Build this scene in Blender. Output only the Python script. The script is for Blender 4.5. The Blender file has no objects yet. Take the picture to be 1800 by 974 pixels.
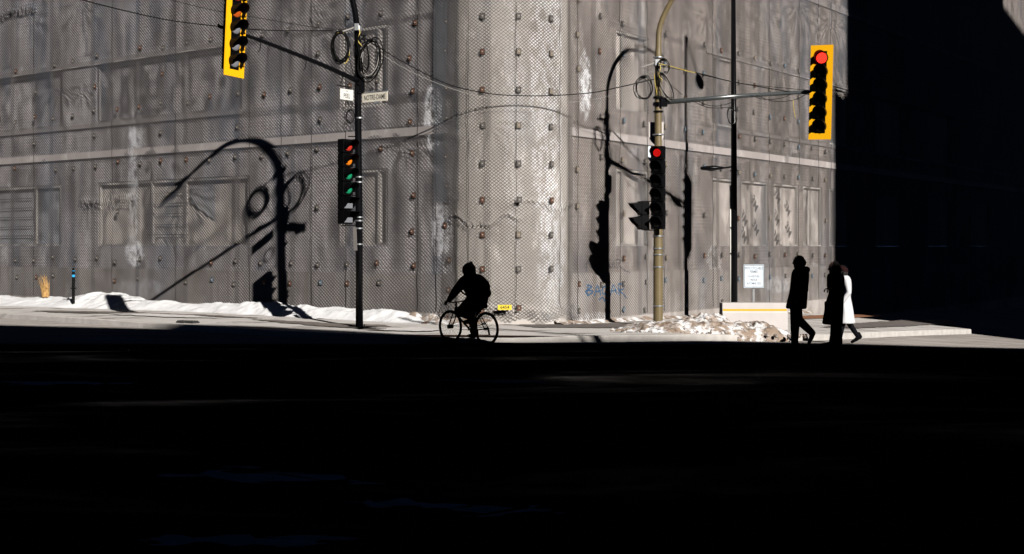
import bpy, bmesh, math, random
from mathutils import Vector, Matrix, noise
R = math.radians
random.seed(7)
S = bpy.context.scene
C = S.collection
# ---------------------------------------------------------------- camera, sky, sun
cam = bpy.data.objects.new('camera', bpy.data.cameras.new('camera'))
C.objects.link(cam); S.camera = cam
cam.location = (0, 0, 2); cam.rotation_euler = (R(90), 0, 0)
cam.data.sensor_width = 36; cam.data.lens = 44.0
cam.data.shift_y = -54/1800; cam.data.clip_start = .1; cam.data.clip_end = 1000
EL = R(27.5); TAN = math.tan(EL)
SD = Vector((.475, -.88, 0)).normalized()          # horizontal direction towards the sun
w = bpy.data.worlds.new('World'); S.world = w; w.use_nodes = True
nt = w.node_tree; sky = nt.nodes.new('ShaderNodeTexSky'); sky.sky_type = 'NISHITA'
sky.sun_disc = False; sky.sun_elevation = EL; sky.sun_rotation = math.atan2(SD.x, SD.y)
sky.air_density = .055; sky.dust_density = 0; sky.ozone_density = 3; sky.altitude = 100
nt.links.new(sky.outputs[0], nt.nodes['Background'].inputs[0])
nt.nodes['Background'].inputs[1].default_value = .05
sl = bpy.data.lights.new('sun', 'SUN'); sl.energy = 5; sl.angle = R(.4); sl.color = (1, .955, .9)
so = bpy.data.objects.new('sun', sl); C.objects.link(so)
tosun = Vector((SD.x*math.cos(EL), SD.y*math.cos(EL), math.sin(EL)))
so.rotation_euler = tosun.to_track_quat('Z', 'Y').to_euler()
S.view_settings.view_transform = 'Standard'; S.view_settings.look = 'None'
S.view_settings.exposure = 0.32; S.view_settings.gamma = 1
S.render.engine = 'CYCLES'
try: S.cycles.transparent_max_bounces = 12; S.cycles.diffuse_bounces = 0
except Exception: pass

# ---------------------------------------------------------------- materials
def nodes_of(m):
    m.use_nodes = True; t = m.node_tree
    return t, t.nodes['Principled BSDF']
class N:
    """small wrapper for building node trees"""
    def __init__(s, t): s.t = t
    def new(s, k, **kw):
        n = s.t.nodes.new(k)
        for a, b in kw.items(): setattr(n, a, b)
        return n
    def put(s, sock, v):
        if hasattr(v, 'is_output') or isinstance(v, bpy.types.NodeSocket): s.t.links.new(v, sock)
        else: sock.default_value = v
    def math(s, op, a, b=0, c=None):
        n = s.new('ShaderNodeMath', operation=op)
        s.put(n.inputs[0], a); s.put(n.inputs[1], b)
        if c is not None: s.put(n.inputs[2], c)
        return n.outputs[0]
    def mix(s, f, a, b, mode='MIX'):
        n = s.new('ShaderNodeMix', data_type='RGBA', blend_type=mode)
        s.put(n.inputs[0], f)
        for i, v in ((6, a), (7, b)):
            s.put(n.inputs[i], v if isinstance(v, bpy.types.NodeSocket) else (*v, 1))
        return n.outputs[2]
    def noise(s, vec, sc, det=4, rough=.55, dist=0):
        n = s.new('ShaderNodeTexNoise'); s.put(n.inputs['Scale'], sc)
        n.inputs['Detail'].default_value = det; n.inputs['Roughness'].default_value = rough
        n.inputs['Distortion'].default_value = dist
        if vec is not None: s.t.links.new(vec, n.inputs['Vector'])
        return n.outputs[0]
    def ramp(s, f, lo, hi):
        n = s.new('ShaderNodeMapRange', interpolation_type='SMOOTHSTEP'); s.put(n.inputs[0], f)
        n.inputs[1].default_value = lo; n.inputs[2].default_value = hi
        return n.outputs[0]
    def scale(s, vec, v):
        n = s.new('ShaderNodeVectorMath', operation='MULTIPLY'); s.t.links.new(vec, n.inputs[0])
        n.inputs[1].default_value = v
        return n.outputs[0]
    def bump(s, h, st, dist=.02):
        n = s.new('ShaderNodeBump'); s.put(n.inputs['Height'], h)
        n.inputs['Strength'].default_value = st; n.inputs['Distance'].default_value = dist
        return n.outputs[0]
def mat(name, col, rough=.75, var=.25, sc=4, metal=0, emit=0, bump=.2, spec=.5):
    m = bpy.data.materials.new(name); t, p = nodes_of(m); n = N(t)
    tc = n.new('ShaderNodeTexCoord').outputs['Object']
    f = n.noise(tc, sc, 5)
    d = tuple(c*(1-var) for c in col); l = tuple(min(1, c*(1+var)) for c in col)
    c = n.mix(f, d, l); t.links.new(c, p.inputs['Base Color'])
    p.inputs['Roughness'].default_value = rough; p.inputs['Metallic'].default_value = metal
    p.inputs['Specular IOR Level'].default_value = spec
    if bump: t.links.new(n.bump(n.noise(tc, sc*8, 3), bump, .004), p.inputs['Normal'])
    if emit:
        p.inputs['Emission Color'].default_value = (*col, 1); p.inputs['Emission Strength'].default_value = emit
    return m
M = {}
M['black'] = mat('black_paint', (.003, .003, .0035), .5, .3, spec=.06)
M['pole_black'] = mat('pole_black_paint', (.004, .004, .005), .25, .4, 9, spec=.12)
M['pole_gloss'] = mat('pole_gloss_black', (.06, .068, .07), .22, .4, 9, spec=.9)
M['gold'] = mat('gold_paint', (.17, .13, .065), .45, .25, 6)
M['steel'] = mat('galvanised', (.5, .52, .54), .35, .2, 12, metal=.8)
M['cable'] = mat('cable_black', (.005, .005, .005), .5, .2, bump=0, spec=.06)
M['cable_pale'] = mat('cable_pale', (.36, .34, .32), .5, .3, bump=0)
M['cable_yellow'] = mat('cable_yellow', (.6, .45, .08), .5, .2, bump=0)
M['yellow'] = mat('signal_yellow', (.92, .45, .003), .55, .04, 3, bump=0, spec=.2)
M['lens_red_on'] = mat('lens_red_lit', (1, .035, .02), .3, 0, emit=1.6, bump=0)
M['lens_red_dim'] = mat('lens_red_lit_deep', (.9, .012, .01), .3, 0, emit=.5, bump=0)
M['lens_red'] = mat('lens_red', (.55, .035, .02), .35, .2, 30)
M['lens_amber'] = mat('lens_amber', (.85, .22, .01), .35, .2, 30)
M['lens_orange'] = mat('lens_orange', (.50, .09, .01), .35, .2, 30)
M['lens_green'] = mat('lens_green', (.01, .28, .13), .35, .2, 30)
M['lens_clear'] = mat('lens_clear', (.20, .205, .23), .25, .2, 30)
M['lens_dark'] = mat('lens_dark', (.008, .008, .008), .4, .2, 30, spec=.2)
M['sign_white'] = mat('sign_white', (.74, .73, .68), .5, .06, 5, bump=.05)
M['sign_cream'] = mat('sign_cream', (.84, .78, .66), .5, .1, 7, bump=.05)
M['sign_bright'] = mat('sign_bright', (.70, .78, .86), .5, .04, 5, bump=.05)
M['sign_edge'] = mat('sign_navy', (.06, .08, .12), .5, .1)
M['ink'] = mat('ink', (.02, .02, .02), .7, .1, bump=0)
M['ink_grey'] = mat('ink_faded', (.09, .085, .09), .8, .2, bump=0)
M['ink_blue'] = mat('ink_navy', (.05, .06, .09), .7, .1, bump=0)
M['print'] = mat('board_print', (.13, .118, .11), .8, .3, 20, bump=0)
M['graffiti'] = mat('graffiti_blue', (.035, .10, .20), .7, .3, 14, bump=0)
M['graffiti_d'] = mat('graffiti_grey', (.07, .07, .11), .7, .4, 20, bump=0)
M['rust'] = mat('rusty_steel', (.115, .05, .03), .85, .6, 22)
M['plate_grey'] = mat('grey_steel_plate', (.11, .10, .095), .7, .4, 20)
M['plate_blue'] = mat('blue_grey_steel_plate', (.12, .17, .22), .7, .3, 20)
M['plate_tan'] = mat('tan_steel_plate', (.22, .18, .14), .8, .3, 20)
M['bolt'] = mat('bolt', (.38, .33, .27), .4, .2, 20)
M['tag_yellow'] = mat('tag_yellow', (.85, .62, .03), .6, .1, 9)
M['concrete_white'] = mat('painted_concrete', (.60, .56, .54), .85, .14, 3)
M['stripe'] = mat('yellow_stripe', (.85, .42, .01), .7, .1, 12)
M['cloth_black'] = mat('black_cloth', (.006, .006, .007), 1, .3, 20, spec=0)
M['cloth_dark'] = mat('dark_trousers', (.008, .008, .010), 1, .3, 20, spec=0)
M['skin'] = mat('skin', (.30, .17, .12), .6, .1, 8, bump=0)
M['hair'] = mat('hair', (.012, .009, .008), .8, .3, 60)
M['hat_red'] = mat('red_wool', (.15, .03, .022), .95, .2, 60)
M['rubber'] = mat('rubber', (.008, .008, .008), .9, .2, spec=.1)
M['bike'] = mat('bike_paint', (.01, .014, .03), .5, .2, bump=0)
M['spoke'] = mat('spoke_steel', (.12, .12, .13), .35, .1, metal=.8, bump=0)
M['blue_band'] = mat('blue_reflector', (.03, .42, .85), .35, .1, bump=0)
M['straw'] = mat('dry_grass', (.62, .36, .13), .9, .35, 9)
M['brick_dark'] = mat('dark_brick', (.05, .042, .04), .9, .2, 2)
M['iron'] = mat('cast_iron', (.03, .027, .025), .8, .4, 12)
M['tactile'] = mat('rusty_tactile', (.26, .11, .05), .85, .3, 7)
M['glass_dark'] = mat('window_glass', (.01, .012, .014), .1, .1, bump=0)

# ---------------------------------------------------------------- object helpers
def tag(o, label=None, cat=None, group=None, kind=None):
    if label: o['label'] = label
    if cat: o['category'] = cat
    if group: o['group'] = group
    if kind: o['kind'] = kind
    return o
def link(name, me, m=None, parent=None, smooth=False):
    o = bpy.data.objects.new(name, me); C.objects.link(o)
    if m is not None:
        for x in (m if isinstance(m, list) else [m]): me.materials.append(x)
    if smooth:
        for p in me.polygons: p.use_smooth = True
    if parent is not None: o.parent = parent
    return o
def fin(name, bm, m=None, parent=None, smooth=False, bevel=0):
    bmesh.ops.recalc_face_normals(bm, faces=bm.faces)
    me = bpy.data.meshes.new(name); bm.to_mesh(me); bm.free()
    o = link(name, me, m, parent, smooth)
    if bevel:
        b = o.modifiers.new('bevel', 'BEVEL'); b.width = bevel; b.segments = 2; b.limit_method = 'ANGLE'
    return o
def empty(name, loc=(0, 0, 0), rz=0):
    o = bpy.data.objects.new(name, None); C.objects.link(o); o.location = loc; o.rotation_euler = (0, 0, rz)
    return o
def box(bm, c, s, mx=None):
    r = bmesh.ops.create_cube(bm, size=1)['verts']
    for v in r:
        v.co = Vector((v.co.x*s[0], v.co.y*s[1], v.co.z*s[2])) + Vector(c)
        if mx: v.co = mx @ v.co
    return r
def tube(bm, pts, rad, seg=8, closed=False, cap=True, ry=None):
    pts = [Vector(p) for p in pts]; n = len(pts)
    rads = rad if isinstance(rad, (list, tuple)) else [rad]*n
    T = []
    for i in range(n):
        a = pts[(i-1) % n] if (closed or i > 0) else pts[i]
        b = pts[(i+1) % n] if (closed or i < n-1) else pts[i]
        T.append((b-a).normalized())
    up = Vector((0, 0, 1)) if abs(T[0].z) < .9 else Vector((1, 0, 0))
    u = T[0].cross(up).normalized(); rings = []
    for i in range(n):
        u = (u - T[i]*u.dot(T[i])).normalized(); v = T[i].cross(u)
        rings.append([bm.verts.new(pts[i] + (u*math.cos(2*math.pi*k/seg) + v*math.sin(2*math.pi*k/seg)*(ry or 1))*rads[i]) for k in range(seg)])
    m = n if closed else n-1
    for i in range(m):
        a, b = rings[i], rings[(i+1) % n]
        for k in range(seg): bm.faces.new((a[k], a[(k+1) % seg], b[(k+1) % seg], b[k]))
    if cap and not closed:
        bm.faces.new(rings[0][::-1]); bm.faces.new(rings[-1])
def sphere(bm, c, r, sx=1, sy=1, sz=1, seg=12):
    vs = bmesh.ops.create_uvsphere(bm, u_segments=seg, v_segments=max(6, seg*2//3), radius=r)['verts']
    for v in vs: v.co = Vector((v.co.x*sx, v.co.y*sy, v.co.z*sz)) + Vector(c)
    return vs
def crv(pts, n=12):
    """Catmull-Rom through points"""
    P = [Vector(p) for p in pts]; P = [P[0]*2-P[1]] + P + [P[-1]*2-P[-2]]; out = []
    for i in range(1, len(P)-2):
        for k in range(n):
            t = k/n; a, b, c, d = P[i-1:i+3]
            out.append(.5*((2*b) + (c-a)*t + (2*a-5*b+4*c-d)*t*t + (3*b-a-3*c+d)*t**3))
    out.append(P[-2]); return out
def text(name, s, size, m, parent, mx, sx=1, depth=.001, bold=.012):
    cu = bpy.data.curves.new(name, 'FONT'); cu.body = s; cu.size = size; cu.extrude = depth
    cu.align_x = 'CENTER'; cu.align_y = 'CENTER'; cu.resolution_u = 3; cu.offset = size*bold
    t = bpy.data.objects.new('tmp', cu); C.objects.link(t)
    bpy.context.view_layer.update()
    me = bpy.data.meshes.new_from_object(t.evaluated_get(bpy.context.evaluated_depsgraph_get()))
    bpy.data.objects.remove(t)
    me.transform(mx @ Matrix.Diagonal((sx, 1, 1, 1)))
    me.materials.clear(); me.materials.append(m)
    o = bpy.data.objects.new(name, me); C.objects.link(o); o.parent = parent
    return o
def W(x, y, d): return Vector(((x-900)/2200*d, d, 2+(433-y)/2200*d))
def frame(o, ux, uz):
    """matrix with local x -> ux, local y(text up) -> uz"""
    ux = Vector(ux).normalized(); uz = Vector(uz).normalized(); n = ux.cross(uz)
    m = Matrix((ux, uz, n)).transposed().to_4x4(); m.translation = Vector(o); return m

# ---------------------------------------------------------------- street geometry
K = Vector((.19, 29.5, 0))                              # corner where the two facades would meet
LU = Vector((-.8007, .599, 0)).normalized(); LN = Vector((-.599, -.8007, 0)).normalized()
RU = Vector((.598, .802, 0)).normalized(); RN = Vector((.802, -.598, 0)).normalized()
def sL(x): return (2200*K.x-(x-900)*K.y)/(-2200*LU.x+(x-900)*LU.y)
def sR(x): return ((x-900)*K.y-2200*K.x)/(2200*RU.x-(x-900)*RU.y)
def sm(a, b, x):
    t = max(0, min(1, (x-a)/(b-a))); return t*t*(3-2*t)
def gz(x, y):                                            # road level
    r = (x-K.x)*RU.x+(y-K.y)*RU.y; n = (x-K.x)*RN.x+(y-K.y)*RN.y
    r = max(0, min(45, r)); n = max(0, min(8, n))
    return -r*(.024+.0038*n) + .10*(1-sm(22.8, 26.6, y)) - .03*sm(25, 27, y)*(1-sm(30, 34, y))
AL, AR, RAD = 4.2, 5.46, 9.0
def curb_path():
    c = K + LN*AL + RN*AR
    cen = c - LN*RAD - RN*RAD
    pts = [cen + LN*RAD + LU*d for d in (40, 30, 24, 20, 16, 13, 10, 7, 5, 3, 1.5)]
    a0 = math.atan2(LN.y, LN.x); a1 = math.atan2(RN.y, RN.x)
    if a1 < a0: a1 += 2*math.pi
    for i in range(25):
        a = a0+(a1-a0)*i/24; pts.append(cen+Vector((math.cos(a), math.sin(a), 0))*RAD)
    pts += [cen + RN*RAD + RU*d for d in (1.5, 3, 5, 7, 9, 11.3)]
    return pts
CP = curb_path()
def curb_drop(i):   # flush ramp for the crossing, in the middle of the rounded corner
    return 0
def mat_road():
    m = bpy.data.materials.new('asphalt'); t, p = nodes_of(m); n = N(t)
    o = n.new('ShaderNodeTexCoord').outputs['Object']
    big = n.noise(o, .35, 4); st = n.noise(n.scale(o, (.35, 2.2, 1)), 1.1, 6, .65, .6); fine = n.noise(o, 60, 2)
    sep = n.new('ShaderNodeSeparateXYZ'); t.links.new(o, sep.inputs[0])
    salt_shade = n.math('ADD', n.math('MULTIPLY', n.math('SUBTRACT', sep.outputs[1], 24.6), .6), n.math('MULTIPLY', n.math('SUBTRACT', big, .5), 1.2))  # salt residue; its depth cutoff also paints the shaded foreground dark
    salt_shade = n.ramp(salt_shade, 0, 1)
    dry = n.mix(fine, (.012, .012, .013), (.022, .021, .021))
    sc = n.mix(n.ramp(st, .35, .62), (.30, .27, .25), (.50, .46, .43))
    c = n.mix(salt_shade, dry, sc)
    c = n.mix(n.math('MULTIPLY', n.ramp(n.noise(n.scale(o, (.3, 3, 1)), 2.3, 5, .6, 1.2), .60, .66), salt_shade), c, (.07, .06, .055))
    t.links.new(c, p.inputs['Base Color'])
    wet = n.ramp(n.noise(n.scale(o, (.25, .9, 1)), .5, 5, .6, .8), .54, .70)
    rg = n.math('SUBTRACT', .85, n.math('MULTIPLY', wet, n.math('SUBTRACT', .48, n.math('MULTIPLY', salt_shade, .48))))
    t.links.new(rg, p.inputs['Roughness']); t.links.new(n.math('MULTIPLY', wet, .005), p.inputs['Specular IOR Level'])
    t.links.new(n.bump(n.math('ADD', fine, n.math('MULTIPLY', st, 2)), .4, .01), p.inputs['Normal'])
    return m
def mat_walk():
    m = bpy.data.materials.new('salted_pavement'); t, p = nodes_of(m); n = N(t)
    o = n.new('ShaderNodeTexCoord').outputs['Object']
    st = n.noise(n.scale(o, (.5, 2.2, 1)), .8, 6, .62, .7); fine = n.noise(o, 40, 3)
    c = n.mix(n.noise(o, 1.7, 5), (.54, .51, .48), (.74, .71, .68))
    c = n.mix(n.ramp(st, .56, .62), c, (.15, .125, .11))
    c = n.mix(n.math('MULTIPLY', n.ramp(n.noise(n.scale(o, (.5, 3, 1)), 1.6, 6, .7, 1), .60, .7), .8), c, (.06, .05, .045))
    c = n.mix(n.math('MULTIPLY', fine, .14), c, (.2, .19, .18))
    t.links.new(c, p.inputs['Base Color']); p.inputs['Roughness'].default_value = .8
    t.links.new(n.bump(n.math('ADD', fine, st), .35, .01), p.inputs['Normal'])
    return m
def mat_snow(dirty):
    m = bpy.data.materials.new('dirty_snow' if dirty else 'snow'); t, p = nodes_of(m); n = N(t)
    o = n.new('ShaderNodeTexCoord').outputs['Object']
    c = n.mix(n.noise(o, 6, 5), (.78, .78, .80), (.9, .9, .9))
    if dirty:
        c = n.mix(n.ramp(n.noise(o, 2.6, 7, .68, .4), .40, .55), c, (.30, .225, .17))
        c = n.mix(n.ramp(n.noise(o, 6.5, 6, .7, .5), .54, .62), c, (.11, .08, .065))
        c = n.mix(n.math('MULTIPLY', n.ramp(n.noise(o, 26, 3, .7), .55, .7), .6), c, (.10, .08, .065))
    else:
        z = n.new('ShaderNodeUVMap'); sep = n.new('ShaderNodeSeparateXYZ'); t.links.new(z.outputs[0], sep.inputs[0])
        foot = n.math('SUBTRACT', 1, n.ramp(n.math('ADD', sep.outputs[1], n.math('MULTIPLY', n.noise(o, 5, 4), .06)), .03, .11))
        c = n.mix(foot, c, (.36, .33, .31))
        c = n.mix(n.math('MULTIPLY', n.ramp(n.noise(n.scale(o, (1, 2, 1)), 1.4, 6, .65), .52, .66), .35), c, (.52, .49, .47))
        c = n.mix(n.math('MULTIPLY', n.ramp(n.noise(o, 14, 4, .7), .63, .72), .5), c, (.4, .36, .33))
    t.links.new(c, p.inputs['Base Color']); p.inputs['Roughness'].default_value = .7
    t.links.new(n.bump(n.noise(o, 18, 5, .7), .5, .03), p.inputs['Normal'])
    return m
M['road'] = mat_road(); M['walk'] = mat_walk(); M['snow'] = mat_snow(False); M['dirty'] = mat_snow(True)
M['curb'] = mat('granite_kerb', (.52, .49, .46), .85, .35, 5)

def sheet(name, xs, ys, f, m):
    bm = bmesh.new(); g = [[bm.verts.new((x, y, f(x, y))) for x in xs] for y in ys]
    for j in range(len(ys)-1):
        for i in range(len(xs)-1): bm.faces.new((g[j][i], g[j][i+1], g[j+1][i+1], g[j+1][i]))
    return fin(name, bm, m, smooth=True)
xs = [-300, -120, -60]+[i for i in range(-40, 50)]+[60, 90, 150, 300]
ys = [-120, -60, -20, 0, 5, 10, 14, 18]+[20+.5*i for i in range(60)]+[52, 56, 62, 75, 100, 150, 300]
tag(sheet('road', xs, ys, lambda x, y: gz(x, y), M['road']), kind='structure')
# pavement: from the curb inwards to the wall
def pavement():
    bm = bmesh.new(); rows = []
    for i, p in enumerate(CP):
        t = (CP[min(i+1, len(CP)-1)]-CP[max(i-1, 0)]).normalized(); nn = Vector((-t.y, t.x, 0))
        if nn.dot(K-p) < 0 and False: nn = -nn
        row = []
        l = (p-K).dot(LU); r = (p-K).dot(RU)
        # inner target on the wall line
        if l > 1.5: q = K+LU*l+LN*(-.3)
        elif r > 1.5: q = K+RU*r+RN*(-.3)
        else: q = K-(LN+RN)*.4
        for k in range(13):
            f = k/12; v = p.lerp(q, f)
            row.append(bm.verts.new((v.x, v.y, gz(v.x, v.y)*(1) + .13 + .02*f)))
        rows.append(row)
    for a, b in zip(rows[:-1], rows[1:]):
        for k in range(12): bm.faces.new((a[k], a[k+1], b[k+1], b[k]))
    # end at the side street on the right: close with a step
    return fin('sidewalk', bm, M['walk'], smooth=True)
tag(pavement(), kind='structure')
def kerb():
    bm = bmesh.new(); prev = None
    for i, p in enumerate(CP):
        t = (CP[min(i+1, len(CP)-1)]-CP[max(i-1, 0)]).normalized(); nn = Vector((-t.y, t.x, 0))
        if nn.dot((K+LU*3+RU*3)-p) < 0: nn = -nn
        z = gz(p.x, p.y); jig = .006*math.sin(i*2.1)
        prof = [(-.17, -.05), (-.16, .125+jig), (-.145, .14+jig), (.0, .142+jig), (.012, .10)]
        ring = [bm.verts.new((p.x+nn.x*o, p.y+nn.y*o, z+h)) for o, h in prof]
        if prev:
            for k in range(4): bm.faces.new((prev[k], prev[k+1], ring[k+1], ring[k]))
        prev = ring
    p0 = CP[-1]; e = RU
    # rounded end of the kerb returning towards the building
    for k, d in enumerate([.3, 1.5, 3, 4.5, 6.0]):
        p = p0 - RN*d + RU*.05; z = gz(p.x, p.y)
        ring = [bm.verts.new((p.x+e.x*(-o), p.y+e.y*(-o), z+h)) for o, h in [(-.17, -.05), (-.16, .125), (-.145, .14), (.0, .142), (.012, .10)]]
        for q in range(4): bm.faces.new((prev[q], prev[q+1], ring[q+1], ring[q]))
        prev = ring
    return fin('kerb', bm, M['curb'])
tag(kerb(), kind='structure')
# ground beside the netted building on the far side street
# ---------------------------------------------------------------- the netted corner building
def frost(n, t, uv, sep, c, patches, col=(.92, .92, .95)):
    rag = n.noise(n.scale(uv, (1.6, .7, 1)), 4.6, 9, .74, .5)
    for (s, z, rs, rz, k) in patches:
        a = n.math('POWER', n.math('DIVIDE', n.math('SUBTRACT', sep.outputs[0], s), rs), 2)
        b = n.math('POWER', n.math('DIVIDE', n.math('SUBTRACT', sep.outputs[1], z), rz), 2)
        d = n.math('SUBTRACT', 1, n.math('ADD', a, b))
        f = n.ramp(n.math('ADD', n.math('MULTIPLY', d, .5), n.math('MULTIPLY', n.math('SUBTRACT', rag, .5), 7.0)), -.15, .7)
        f = n.math('MULTIPLY', f, n.ramp(d, 0, .45))
        c = n.mix(n.math('MULTIPLY', f, k), c, col)
    return c
def mat_wall(name, base, dark, pale, patches, brick=True):
    m = bpy.data.materials.new(name); t, p = nodes_of(m); n = N(t)
    uv = n.new('ShaderNodeUVMap').outputs[0]
    br = n.new('ShaderNodeTexBrick'); t.links.new(uv, br.inputs['Vector'])
    br.inputs['Scale'].default_value = 1; br.inputs['Brick Width'].default_value = .30; br.inputs['Row Height'].default_value = .10
    br.inputs['Mortar Size'].default_value = .008; br.inputs['Color1'].default_value = (*base, 1)
    br.inputs['Color2'].default_value = (*[c*.78 for c in base], 1); br.inputs['Mortar'].default_value = (*[min(1, c*1.35) for c in base], 1)
    c = br.outputs[0] if brick else n.mix(n.noise(uv, 3, 4), base, tuple(x*.8 for x in base))
    big = n.noise(uv, .45, 5, .6); st = n.noise(n.scale(uv, (2.6, .3, 1)), 1, 5, .6)
    c = n.mix(n.math('MULTIPLY', n.ramp(big, .42, .62), .85), c, dark)
    c = n.mix(n.math('MULTIPLY', n.ramp(st, .52, .66), .7), c, dark)
    c = n.mix(n.math('MULTIPLY', n.ramp(n.noise(n.scale(uv, (1.6, .6, 1)), 1.3, 8, .74), .53, .66), .75), c, pale)
    sep = n.new('ShaderNodeSeparateXYZ'); t.links.new(uv, sep.inputs[0])
    rag = n.noise(n.scale(uv, (1.3, .8, 1)), 4.5, 9, .78, .6)
    c = frost(n, t, uv, sep, c, patches)
    t.links.new(c, p.inputs['Base Color']); p.inputs['Roughness'].default_value = .9
    for (s, z, rs, rz, k) in []:
        a = n.math('POWER', n.math('DIVIDE', n.math('SUBTRACT', sep.outputs[0], s), rs), 2)
        b = n.math('POWER', n.math('DIVIDE', n.math('SUBTRACT', sep.outputs[1], z), rz), 2)
        d = n.math('SUBTRACT', 1, n.math('ADD', a, b))
        f = n.ramp(n.math('ADD', n.math('MULTIPLY', d, .55), n.math('MULTIPLY', n.math('SUBTRACT', rag, .5), 4.2)), .05, .75)
        f = n.math('MULTIPLY', f, n.ramp(d, 0, .7))
        c = n.mix(n.math('MULTIPLY', f, k), c, (.92, .92, .95))
    t.links.new(c, p.inputs['Base Color']); p.inputs['Roughness'].default_value = .9
    p.inputs['Specular IOR Level'].default_value = .04
    t.links.new(n.bump(n.math('ADD', br.outputs[1] if brick else big, n.noise(uv, 25, 4)), .3, .01), p.inputs['Normal'])
    return m
def pL(x, y, rx, ry, k):  # patch from photo pixels, left facade
    s = sL(x); d = (K+LU*s).y; return (s, 2+(433-y)*d/2200, rx*d/2200*1.3, ry*d/2200, k)
def pR(x, y, rx, ry, k):
    s = sR(x); d = (K+RU*s).y; return (s, 2+(433-y)*d/2200, rx*d/2200*1.3, ry*d/2200, k)
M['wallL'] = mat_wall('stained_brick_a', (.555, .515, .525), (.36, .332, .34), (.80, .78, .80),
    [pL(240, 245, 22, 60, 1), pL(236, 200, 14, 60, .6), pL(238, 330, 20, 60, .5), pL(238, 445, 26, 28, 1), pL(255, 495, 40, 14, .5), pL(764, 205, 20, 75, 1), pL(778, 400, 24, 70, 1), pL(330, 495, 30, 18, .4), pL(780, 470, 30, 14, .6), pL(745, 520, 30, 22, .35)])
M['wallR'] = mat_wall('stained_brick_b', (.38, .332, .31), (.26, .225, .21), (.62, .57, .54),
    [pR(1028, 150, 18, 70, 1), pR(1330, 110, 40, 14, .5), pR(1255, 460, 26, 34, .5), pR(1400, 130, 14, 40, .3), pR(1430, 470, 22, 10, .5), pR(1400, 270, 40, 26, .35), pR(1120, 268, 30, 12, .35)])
M['plinth'] = mat_wall('plinth_stone', (.50, .455, .43), (.22, .19, .17), (.46, .43, .41), [pL(250, 505, 60, 18, .5), pR(1040, 560, 40, 14, .5)], False)
M['belt'] = mat_wall('belt_stone', (.42, .38, .37), (.32, .29, .28), (.52, .49, .475), [], False)
M['bay'] = mat_wall('bay_render', (.60, .555, .515), (.42, .385, .355), (.84, .80, .77), [(2.35, 6.2, .55, 5, .8), (2.5, 2.0, .5, 2, .6), (1.5, 5, .3, 4, .3)], False)
M['board'] = mat_wall('board_plywood', (.80, .73, .68), (.60, .54, .50), (.88, .84, .80), [], False)
M['board2'] = mat_wall('board_pale', (.84, .75, .70), (.72, .64, .59), (.9, .84, .8), [], False)
M['glassy'] = mat_wall('plastic_sheet', (.56, .57, .62), (.40, .40, .42), (.66, .67, .7), [], False)

def quad_uv(bm, uvl, pts, uvs):
    f = bm.faces.new([bm.verts.new(p) for p in pts])
    for l, uv in zip(f.loops, uvs): l[uvl].uv = uv
    return f
def facade(name, U, Nn, s0, s1, z0, z1, holes, m, parent, off=0, rec=.16):
    bm = bmesh.new(); uvl = bm.loops.layers.uv.new('UVMap')
    ss = sorted({s0, s1, *[h[0] for h in holes], *[h[1] for h in holes]}); ss = [s for s in ss if s0 <= s <= s1]
    zs = sorted({z0, z1, *[h[2] for h in holes], *[h[3] for h in holes]}); zs = [z for z in zs if z0 <= z <= z1]
    P = lambda s, z, o: K+U*s+Nn*(off+o)+Vector((0, 0, z))
    for a, b in zip(ss[:-1], ss[1:]):
        for c, d in zip(zs[:-1], zs[1:]):
            ms, mz = (a+b)/2, (c+d)/2
            if any(h[0] < ms < h[1] and h[2] < mz < h[3] for h in holes): continue
            quad_uv(bm, uvl, [P(a, c, 0), P(b, c, 0), P(b, d, 0), P(a, d, 0)], [(a, c), (b, c), (b, d), (a, d)])
    for (a, b, c, d) in holes:
        for (e, f, g, h) in ((a, c, b, c), (b, c, b, d), (b, d, a, d), (a, d, a, c)):
            quad_uv(bm, uvl, [P(e, f, 0), P(g, h, 0), P(g, h, -rec), P(e, f, -rec)], [(e, f), (g, h), (g, h+rec), (e, f+rec)])
    me = bpy.data.meshes.new(name); bmesh.ops.recalc_face_normals(bm, faces=bm.faces); bm.to_mesh(me); bm.free()
    return link(name, me, m, parent)
def slab(name, U, Nn, s0, s1, z0, z1, o0, o1, m, parent, bevel=0):
    """box on a facade with uv = (s, z)"""
    bm = bmesh.new(); uvl = bm.loops.layers.uv.new('UVMap')
    P = lambda s, z, o: K+U*s+Nn*o+Vector((0, 0, z))
    for (o, ) in ((o0,), (o1,)):
        quad_uv(bm, uvl, [P(s0, z0, o), P(s1, z0, o), P(s1, z1, o), P(s0, z1, o)], [(s0, z0), (s1, z0), (s1, z1), (s0, z1)])
    for z in (z0, z1): quad_uv(bm, uvl, [P(s0, z, o0), P(s1, z, o0), P(s1, z, o1), P(s0, z, o1)], [(s0, z), (s1, z), (s1, z+.1), (s0, z+.1)])
    for s in (s0, s1): quad_uv(bm, uvl, [P(s, z0, o0), P(s, z1, o0), P(s, z1, o1), P(s, z0, o1)], [(s, z0), (s, z1), (s+.1, z1), (s+.1, z0)])
    bmesh.ops.remove_doubles(bm, verts=bm.verts, dist=1e-4)
    return fin(name, bm, m, parent, bevel=bevel)
BLD = empty('corner_building', (0, 0, 0))
tag(BLD, 'stained corner building wrapped in grey wire netting with boarded windows and rounded corner', 'building')
RB = 1.95                                    # rounded corner radius
holesL = [(sL(108), sL(-70), 2.0, 4.0), (sL(438), sL(172), 2.0, 4.0), (sL(682), sL(597), 2.0, 4.0),
          (sL(682), sL(597), 5.6, 7.7), (sL(426), sL(170), 5.88, 7.7), (sL(110), sL(-70), 5.88, 7.7), (26.5, 30, 2, 4), (26.5, 30, 5.88, 7.7)]
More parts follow.
